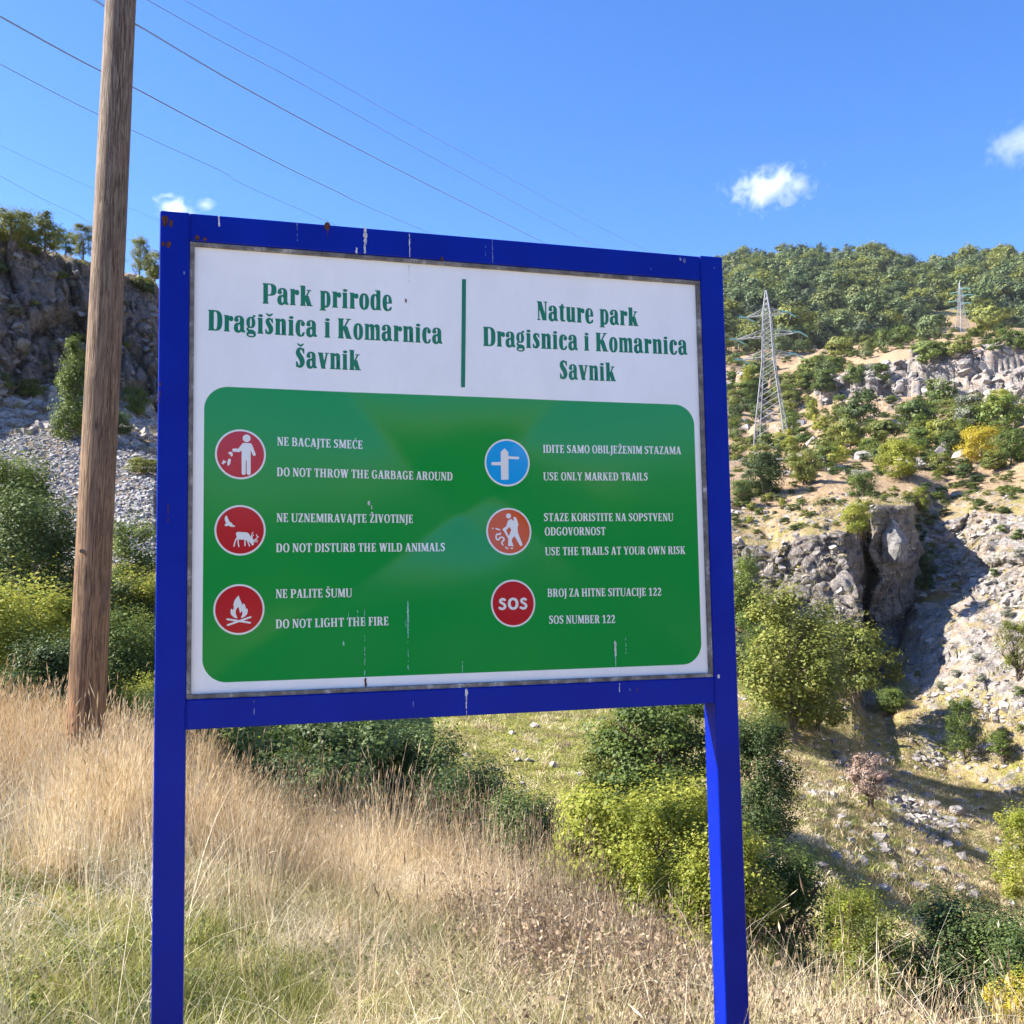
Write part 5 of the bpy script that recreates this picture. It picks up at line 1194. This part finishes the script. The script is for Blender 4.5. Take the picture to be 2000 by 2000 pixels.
def pic_hiker(s):
    t = T(928, 930, 603, 630); k = 1/615.
    s.add(s.ell(*t(925, 515)[0], .112, .108)); s.add(s.poly(t(990, 590, 1040, 640, 1070, 655, 1050, 550, 1115, 540, 1145, 600, 1190, 770, 1160, 790, 1165, 950, 1200, 1060, 1285, 1290, 1220, 1330, 1165, 1220, 1070, 1050, 1010, 1120, 990, 1180, 1040, 1320, 985, 1330, 955, 1260, 960, 1325, 890, 1320, 905, 1130, 850, 1030, 790, 920, 748, 880, 780, 850, 860, 790, 900, 650)))
    s.sub(s.poly(t(940, 805, 905, 850, 850, 888, 915, 1060, 950, 980, 990, 890)))
    for w, p in ((38, (695, 970, 680, 1005, 610, 1000, 580, 1060, 590, 1130, 640, 1150, 690, 1090, 760, 1090, 790, 1150, 740, 1200, 725, 1240, 755, 1285)), (34, (580, 855, 685, 885)), (40, (494, 848, 498, 850)), (34, (820, 1350, 880, 1385)), (34, (970, 1378, 1010, 1375))): s.add(s.path(t(*p), w*k))
for (cx, cy, rw, mt, fn) in ((.2202, .6761, .0690, I_red, pic_litter), (.2201, .8893, .0690, I_red, pic_animals), (.2179, 1.1085, .0685, I_red, pic_fire), (.9999, .6827, .0703, I_blue, pic_arrow), (1.0021, .8908, .0700, I_orange, pic_hiker), (1.0090, 1.1061, .0690, I_red, None)):
    rh = rw*1.02; disc(cx, cy, rw, rh, I_white, .0006, 'pictogram_ring', .90); disc(cx, cy, rw*.925, rh*.925, mt, .0012, 'pictogram_disc')
    if fn: picto(cx, cy, rw, rh, fn)
cx = 1.009; gl = text('SOS', glyph_sans, (cx-.0465)*1000, (cx+.0465)*1000, 1124.5, 34.5, I_white, 3.0, track=4, lift=.0018)
# weld seams where the bars meet the posts
for xa in (T_, W_-T_):
    for zb_, zt_ in ((TOPZ-T_, TOPZ), (TOPZ-H_, TOPZ-H_+T_)):
        m = MB(); pts = [(xa+.0012*math.sin(i*2.3), .0002, zb_+.004+(zt_-zb_-.008)*i/14) for i in range(15)]; m.tube(pts, [.0022+.0008*math.sin(i*1.7) for i in range(15)], 6); m.build('weld_seam', mb_, SE, True)
# drips of lime and bird droppings, rust
D_w = (lambda t: t.done(t.pbsdf(t.ramp(t.noise(60, 4, .7, vec=t.obj()), [(.4, (.42, .43, .42)), (.65, (.78, .78, .74))]), .8, .2)))(NT('droppings_white'))
D_t = (lambda t: t.done(t.pbsdf(t.ramp(t.noise(60, 4, .7, vec=t.obj()), [(.4, (.13, .40, .33)), (.65, (.40, .66, .58))]), .7, .2)))(NT('lime_streak_pale_green'))
D_r = (lambda t: t.done(t.pbsdf(t.ramp(t.noise(90, 4, .7, vec=t.obj()), [(.4, (.045, .025, .02)), (.65, (.17, .06, .035))]), .9, .1)))(NT('rust'))
D_b = (lambda t: t.done(t.pbsdf(t.ramp(t.noise(60, 4, .7, vec=t.obj()), [(.4, (.06, .09, .28)), (.65, (.35, .38, .5))]), .8, .2)))(NT('faint_streak'))
def drip(a, b0, b1, w0, w1, mat, on, name='drip_stain', seed=0, brk=.0):
    R = np.random.RandomState(seed+int(a)); n = max(4, int((b1-b0)/5)); pts = [(a+R.uniform(-.8, .8), b0+(b1-b0)*i/n) for i in range(n+1)]; ws = [max(.6, (w0+(w1-w0)*i/n)*R.uniform(.55, 1.35)) for i in range(n+1)]
    st = max(.5, min(w0, w1)*.3); xs = np.arange(a-max(w0, w1)-5, a+max(w0, w1)+5, st); ys = np.arange(b0-w0-3, b1+w1+3, st*1.6); Xg, Yg = np.meshgrid(xs, ys); s = Sh(Xg, Yg)
    for i in range(n):
        if R.rand() < brk: continue
        s.add(s.seg(*pts[i], *pts[i+1], ws[i], ws[i+1]))
    s.F += (R.rand(*s.F.shape)-.5)*.6
    v, f = fill(s.F, xs, ys)
    if not len(v): return
    v = v/1000
    if on == 'panel': print_mesh(name, v, [q[::-1] for q in f], mat, .0024, panel)
    else: print_mesh(name, v, [q[::-1] for q in f], mat, 0, SE, depth0=-.0006 if on == 'post' else .0004)
for a in ((690.4, 1094, 1150, 4, 6, D_t, 'panel', .0), (690.0, 1150, 1200, 5, 2.5, D_t, 'panel', .1), (689.5, 1205, 1280, 1.5, 2, D_t, 'panel', .6), (684, 1150, 1175, 2, 3, D_t, 'panel', .4), (689, 1278, 1288, 4, 3, D_t, 'panel', 0), (565.5, 1114, 1160, 1.2, 2, D_t, 'panel', .45), (564.9, 1190, 1262, 1.4, 1.6, D_t, 'panel', .25), (564, 1262, 1300, 1.6, 3.2, D_t, 'panel', .3), (545, 1118, 1150, 2.5, 2, D_t, 'panel', .3), (520, 1124, 1145, 2, 1.5, D_t, 'panel', .3), (1331, 1228, 1270, 7, 6, D_w, 'panel', 0), (1330, 1270, 1303, 3.5, 2, D_t, 'panel', .2), (1366, 1220, 1266, 2, 2, D_t, 'panel', .4), (850, 1268, 1308, 2.5, 1.5, D_t, 'panel', .3), (505, 1200, 1214, 5, 4, D_t, 'panel', .2), (566, 1312, 1332, 7, 5, D_r, 'panel', .3), (692, 203, 212, 5, 3.5, D_r, 'panel', 0), (580, 806, 816, 6, 7, D_w, 'panel', .3), (588, 818, 826, 3, 3, D_w, 'panel', .3), (702, 96, 150, 2.4, 1.2, D_w, 'panel', .2),
          (158, 3, 37, 5, 3, D_w, 'bar', .25), (570, 2, 20, 9, 6, D_w, 'bar', 0), (571, 20, 50, 12, 6, D_w, 'bar', .1), (569, 50, 76, 5, 5, D_w, 'bar', .2), (545, 62, 78, 3, 5, D_w, 'bar', .2), (702, 8, 78, 3, 2.5, D_w, 'bar', .1), (957, 6, 76, 2, 2, D_b, 'bar', .4), (935, 20, 60, 1.5, 1.5, D_b, 'bar', .5), (375, 5, 56, 2, 2, D_b, 'bar', .4), (460, 2, 14, 18, 8, D_r, 'bar', .0), (461, 16, 36, 5, 3, D_r, 'bar', .3), (14, 24, 46, 14, 12, D_r, 'post', .35), (30, 28, 44, 10, 8, D_r, 'post', .45), (10, 93, 99, 10, 12, D_r, 'post', .1), (24, 92, 101, 9, 12, D_r, 'post', .2), (100, 68, 76, 14, 8, D_r, 'bar', .2), (120, 72, 77, 8, 6, D_r, 'bar', .2), (5, 480, 540, 4, 4, D_r, 'post', .5), (1690, 40, 52, 3, 2, D_b, 'post', .4), (1480, 52, 58, 3, 2, D_b, 'bar', .3), (1702, 28, 36, 3, 3, D_b, 'post', .3), (1597, 16, 24, 10, 7, D_b, 'bar', 0), (1583, 13, 18, 6, 6, D_b, 'bar', 0), (856, 1352, 1380, 9, 4, D_w, 'bar', .1), (855.6, 1380, 1424, 4, 2, D_w, 'bar', .1), (1334, 1354, 1384, 2, 2.5, D_w, 'bar', .2), (1368, 1352, 1378, 4, 3, D_b, 'bar', .35), (258, 1352, 1395, 2.2, 2.2, D_b, 'bar', .4), (700, 1380, 1400, 2, 2, D_b, 'bar', .4), (1392, 1368, 1382, 4, 4, D_r, 'bar', .3), (66, 170, 176, 3, 4, D_b, 'post', 0), (30, 820, 870, 3, 3, D_r, 'post', .4), (800, 72, 77, 5, 9, D_r, 'bar', 0), (1668, 1342, 1348, 5, 8, D_w, 'post', 0)):
    drip(a[0], a[1], a[2], a[3], a[4], a[5], a[6], brk=a[7])

# ------------------------------------------------------------------ pylons and lines
P_st = (lambda t: t.done(t.pbsdf((.30, .31, .325), .5, .5, metal=.25)))(NT('pylon_galvanised'))
P_gl = (lambda t: t.done(t.pbsdf((.16, .42, .40), .15, .6)))(NT('glass_insulators_teal'))
def pylon(base, scale, rot, label, wm=1.0):
    E_ = empty('pylon', base, rot); E_.scale = (scale,)*3; tag(E_, label, 'pylon')
    hw = lambda z: float(np.interp(z, [0, 17, 26, 30], [3.0, 1.0, .62, .06]))
    for sx in (-1, 1):
        for sy in (-1, 1):
            m = MB(); zs = [-1.5, 6, 12, 17, 22, 26, 30]
            for a, b in zip(zs[:-1], zs[1:]): m.beam((sx*hw(a), sy*hw(a), a), (sx*hw(b), sy*hw(b), b), .19*wm, 4)
            m.build('leg', P_st, E_)
    m = MB(); z = 0.0
    while z < 28.5:
        dz = max(.9, hw(z)*1.05); z2 = min(z+dz, 29.2); a, b = hw(z), hw(z2)
        for (p, q) in (((-1, -1), (1, -1)), ((1, -1), (1, 1)), ((1, 1), (-1, 1)), ((-1, 1), (-1, -1))):
            m.beam((p[0]*a, p[1]*a, z), (q[0]*b, q[1]*b, z2), .09*wm, 3); m.beam((q[0]*a, q[1]*a, z), (p[0]*b, p[1]*b, z2), .09*wm, 3)
        z = z2
    o = m.build('bracing', P_st, E_); o['kind'] = 'stuff'
    tips = []
    for zc, L in ((25.4, 3.7), (21.6, 5.6), (17.8, 4.7)):
        for sx in (-1, 1):
            m = MB(); w = hw(zc); tip = (sx*L, 0, zc+.1)
            for sy in (-1, 1): m.beam((sx*w, sy*w, zc), tip, .13*wm, 4); m.beam((sx*w, sy*w, zc+1.1), tip, .11*wm, 4)
            for k in range(1, 5):
                t = k/5; p = [(sx*(w+(L-w)*t), sy*w*(1-t), zc) for sy in (-1, 1)]; m.beam(p[0], p[1], .07*wm, 3); m.beam(p[0], (sx*(w+(L-w)*(t-.2)), w*(1-t+.2), zc), .07*wm, 3)
                m.beam((sx*(w+(L-w)*t), w*(1-t), zc), (sx*(w+(L-w)*(t-.1)), w*(1-t), zc+1.1*(1-t)), .06*wm, 3)
            m.build('cross_arm', P_st, E_)
            for d in (-1, 1):
                m = MB(); q = Vector(tip)+Vector((.9*d, d*2.4, -.35)); m.beam(tip, q, .32*wm, 6); m.build('insulator', P_gl, E_)
            m = MB(); m.tube([Vector(tip)+Vector((0, 2.2*math.cos(t), -.3-1.1*math.sin(t))) for t in [math.pi*i/8 for i in range(9)]], [.03*wm]*9, 4); m.build('jumper_wire', P_st, E_)
            tips.append(tip)
    return E_, tips
p_a = at(1496, 567, 186)
ztop = at(1494, 567, 186).z
pyl, tips = pylon(Vector((p_a.x, p_a.y, ztop-30)), 1.0, rad(-24), 'large steel lattice pylon with three pairs of arms beside the sign', 1.0)
p_b = at(1880, 652, 455); zt = at(1880, 549, 455).z
pyl2, _ = pylon(Vector((p_b.x, p_b.y, zt-25)), 25/30, rad(-80), 'small distant lattice pylon on the ridge above the pale cliff', 1.35)
W_m = (lambda t: t.done(t.pbsdf((.25, .28, .33), .5, .4, metal=.2)))(NT('conductor_aluminium'))
def wire(pts, rs_, tip, label, rad_=.022, twin=0.0, group='power lines overhead'):
    """pts measured in the photograph, from far to near; tip = where it is fixed on the pylon"""
    P = [tip]
    xs = np.array([p[0] for p in pts], float); r_first, r_last = rs_
    inv = np.linspace(1/r_first, 1/r_last, len(pts)) if False else 1/r_first+(1/r_last-1/r_first)*(xs-xs[0])/(xs[-1]-xs[0])
    P += [at(px, py, 1/i) for (px, py), i in zip(pts, inv)]
    d = (P[-1]-P[-2]); P.append(P[-1]+d.normalized()*45+Vector((0, 0, 1.0)))
    Q = []                                    # smooth through the points
    for i in range(len(P)-1):
        p0, p1, p2, p3 = P[max(i-1, 0)], P[i], P[i+1], P[min(i+2, len(P)-1)]
        for k in range(8):
            t = k/8.; Q.append(.5*((2*p1)+(p2-p0)*t+(2*p0-5*p1+4*p2-p3)*t*t+(3*p1-p0-3*p2+p3)*t**3))
    Q.append(P[-1]); m = MB(); m.tube(Q, [rad_]*len(Q), 5)
    if twin: m.tube([q+Vector((twin*.8, twin*.5, -.05)) for q in Q], [rad_]*len(Q), 5)
    o = m.build('power_line', W_m, None, True); tag(o, label, 'cable', group)
tw = [pyl.matrix_basis @ Vector(t)+Vector((0, 0, 0)) for t in tips]
tw = [Matrix.Translation(pyl.location) @ Matrix.Rotation(rad(-24), 4, 'Z') @ Vector(t) for t in tips]
apex = Matrix.Translation(pyl.location) @ Vector((0, 0, 30))
wire([(1262, 487), (900, 296), (600, 128), (360, 0)], (150, 62), apex, 'thin topmost power line crossing the sky, farthest right', .017)
wire([(1165, 480), (880, 327), (600, 170), (288, 0)], (145, 52), tw[0], 'power line second from the top, entering at the top edge right of the pole', .02)
wire([(1060, 473), (780, 333), (500, 185), (265, 48), (175, -5)], (140, 48), tw[2], 'double power line that passes behind the upper end of the pole', .02, .32)
wire([(840, 455), (640, 366), (440, 266), (258, 170), (0, 33)], (120, 48), tw[4], 'double power line crossing the pole below its top and ending above the sign', .02, .30)
wire([(645, 435), (430, 333), (253, 252), (0, 125)], (105, 50), tw[4]+Vector((-3, 2, -5)), 'lowest clear power line, meeting the sign frame left of its middle', .019)
wire([(330, 500), (130, 410), (0, 343)], (110, 70), at(900, 720, 150), 'faint power line low in the sky above the left cliff', .014)
wire([(330, 440), (190, 372), (0, 283)], (150, 105), at(900, 690, 190), 'very faint power line above the low one left of the pole', .015)

# ------------------------------------------------------------------ clouds
def cloud(px, py, wpx, hpx, dist, label, seed, dens, thr=.5, sc=.016, tilt=0):
    me = bpy.data.meshes.new('cloud'); bm = bmesh.new(); bmesh.ops.create_icosphere(bm, subdivisions=4, radius=1); bm.to_mesh(me); bm.free()
    t = NT('cloud_vapour'); O = t.obj(); L = t.t.nodes.new('ShaderNodeVectorMath'); L.operation = 'LENGTH'; t.ln(O, L.inputs[0])
    n = t.noise(1.7, 7, .66, vec=t.scalev(t.pos(), (sc, sc, sc)), dist=.5); fall = t.math('SUBTRACT', 1.0, L.outputs['Value'])
    d = t.math('SUBTRACT', t.math('ADD', n, t.math('MULTIPLY', fall, .42)), thr+.16, clamp=True); d = t.math('MULTIPLY', d, dens)
    v = t.t.nodes.new('ShaderNodeVolumePrincipled'); v.inputs['Color'].default_value = (1, 1, 1, 1); v.inputs['Anisotropy'].default_value = .3; t.ln(d, v.inputs['Density']); t.ln(v.outputs[0], t.out.inputs['Volume'])
    me.materials.append(t.m); o = bpy.data.objects.new('cloud', me); COL.objects.link(o); s = dist/FPX
    o.location = at(px, py, dist); o.scale = (wpx*s*.5, wpx*s*.3, hpx*s*.5); o.rotation_euler = (0, tilt, math.atan2(-o.location.x, o.location.y)); return tag(o, label, 'cloud')
if CLOUDS:
    cloud(1500, 368, 270, 130, 2600, 'small white puffy cloud over the wooded hill', 1, .085, .53)
    cloud(1992, 282, 170, 100, 2700, 'wispy white cloud cut by the right edge of the photo', 2, .035, .47)
    cloud(338, 408, 110, 66, 2500, 'small bright cloud above the top left corner of the sign', 3, .12, .48)
    cloud(400, 400, 60, 34, 2500, 'tiny faint cloud wisp right of the small bright cloud above the sign corner', 4, .08, .48)

# ------------------------------------------------------------------ thin summer air
if HAZE > 0:
    t = NT('haze_air'); v = t.t.nodes.new('ShaderNodeVolumePrincipled'); v.inputs['Color'].default_value = (.80, .90, 1, 1); v.inputs['Density'].default_value = HAZE; v.inputs['Anisotropy'].default_value = .3
    t.ln(v.outputs[0], t.out.inputs['Volume']); m = MB(); m.box(-1450, -1450, -60, 1450, 1450, 330); me = m.mesh('haze'); me.materials.append(t.m)
    o = bpy.data.objects.new('haze', me); COL.objects.link(o); tag(o, 'thin blue summer haze filling the valley', kind='stuff')
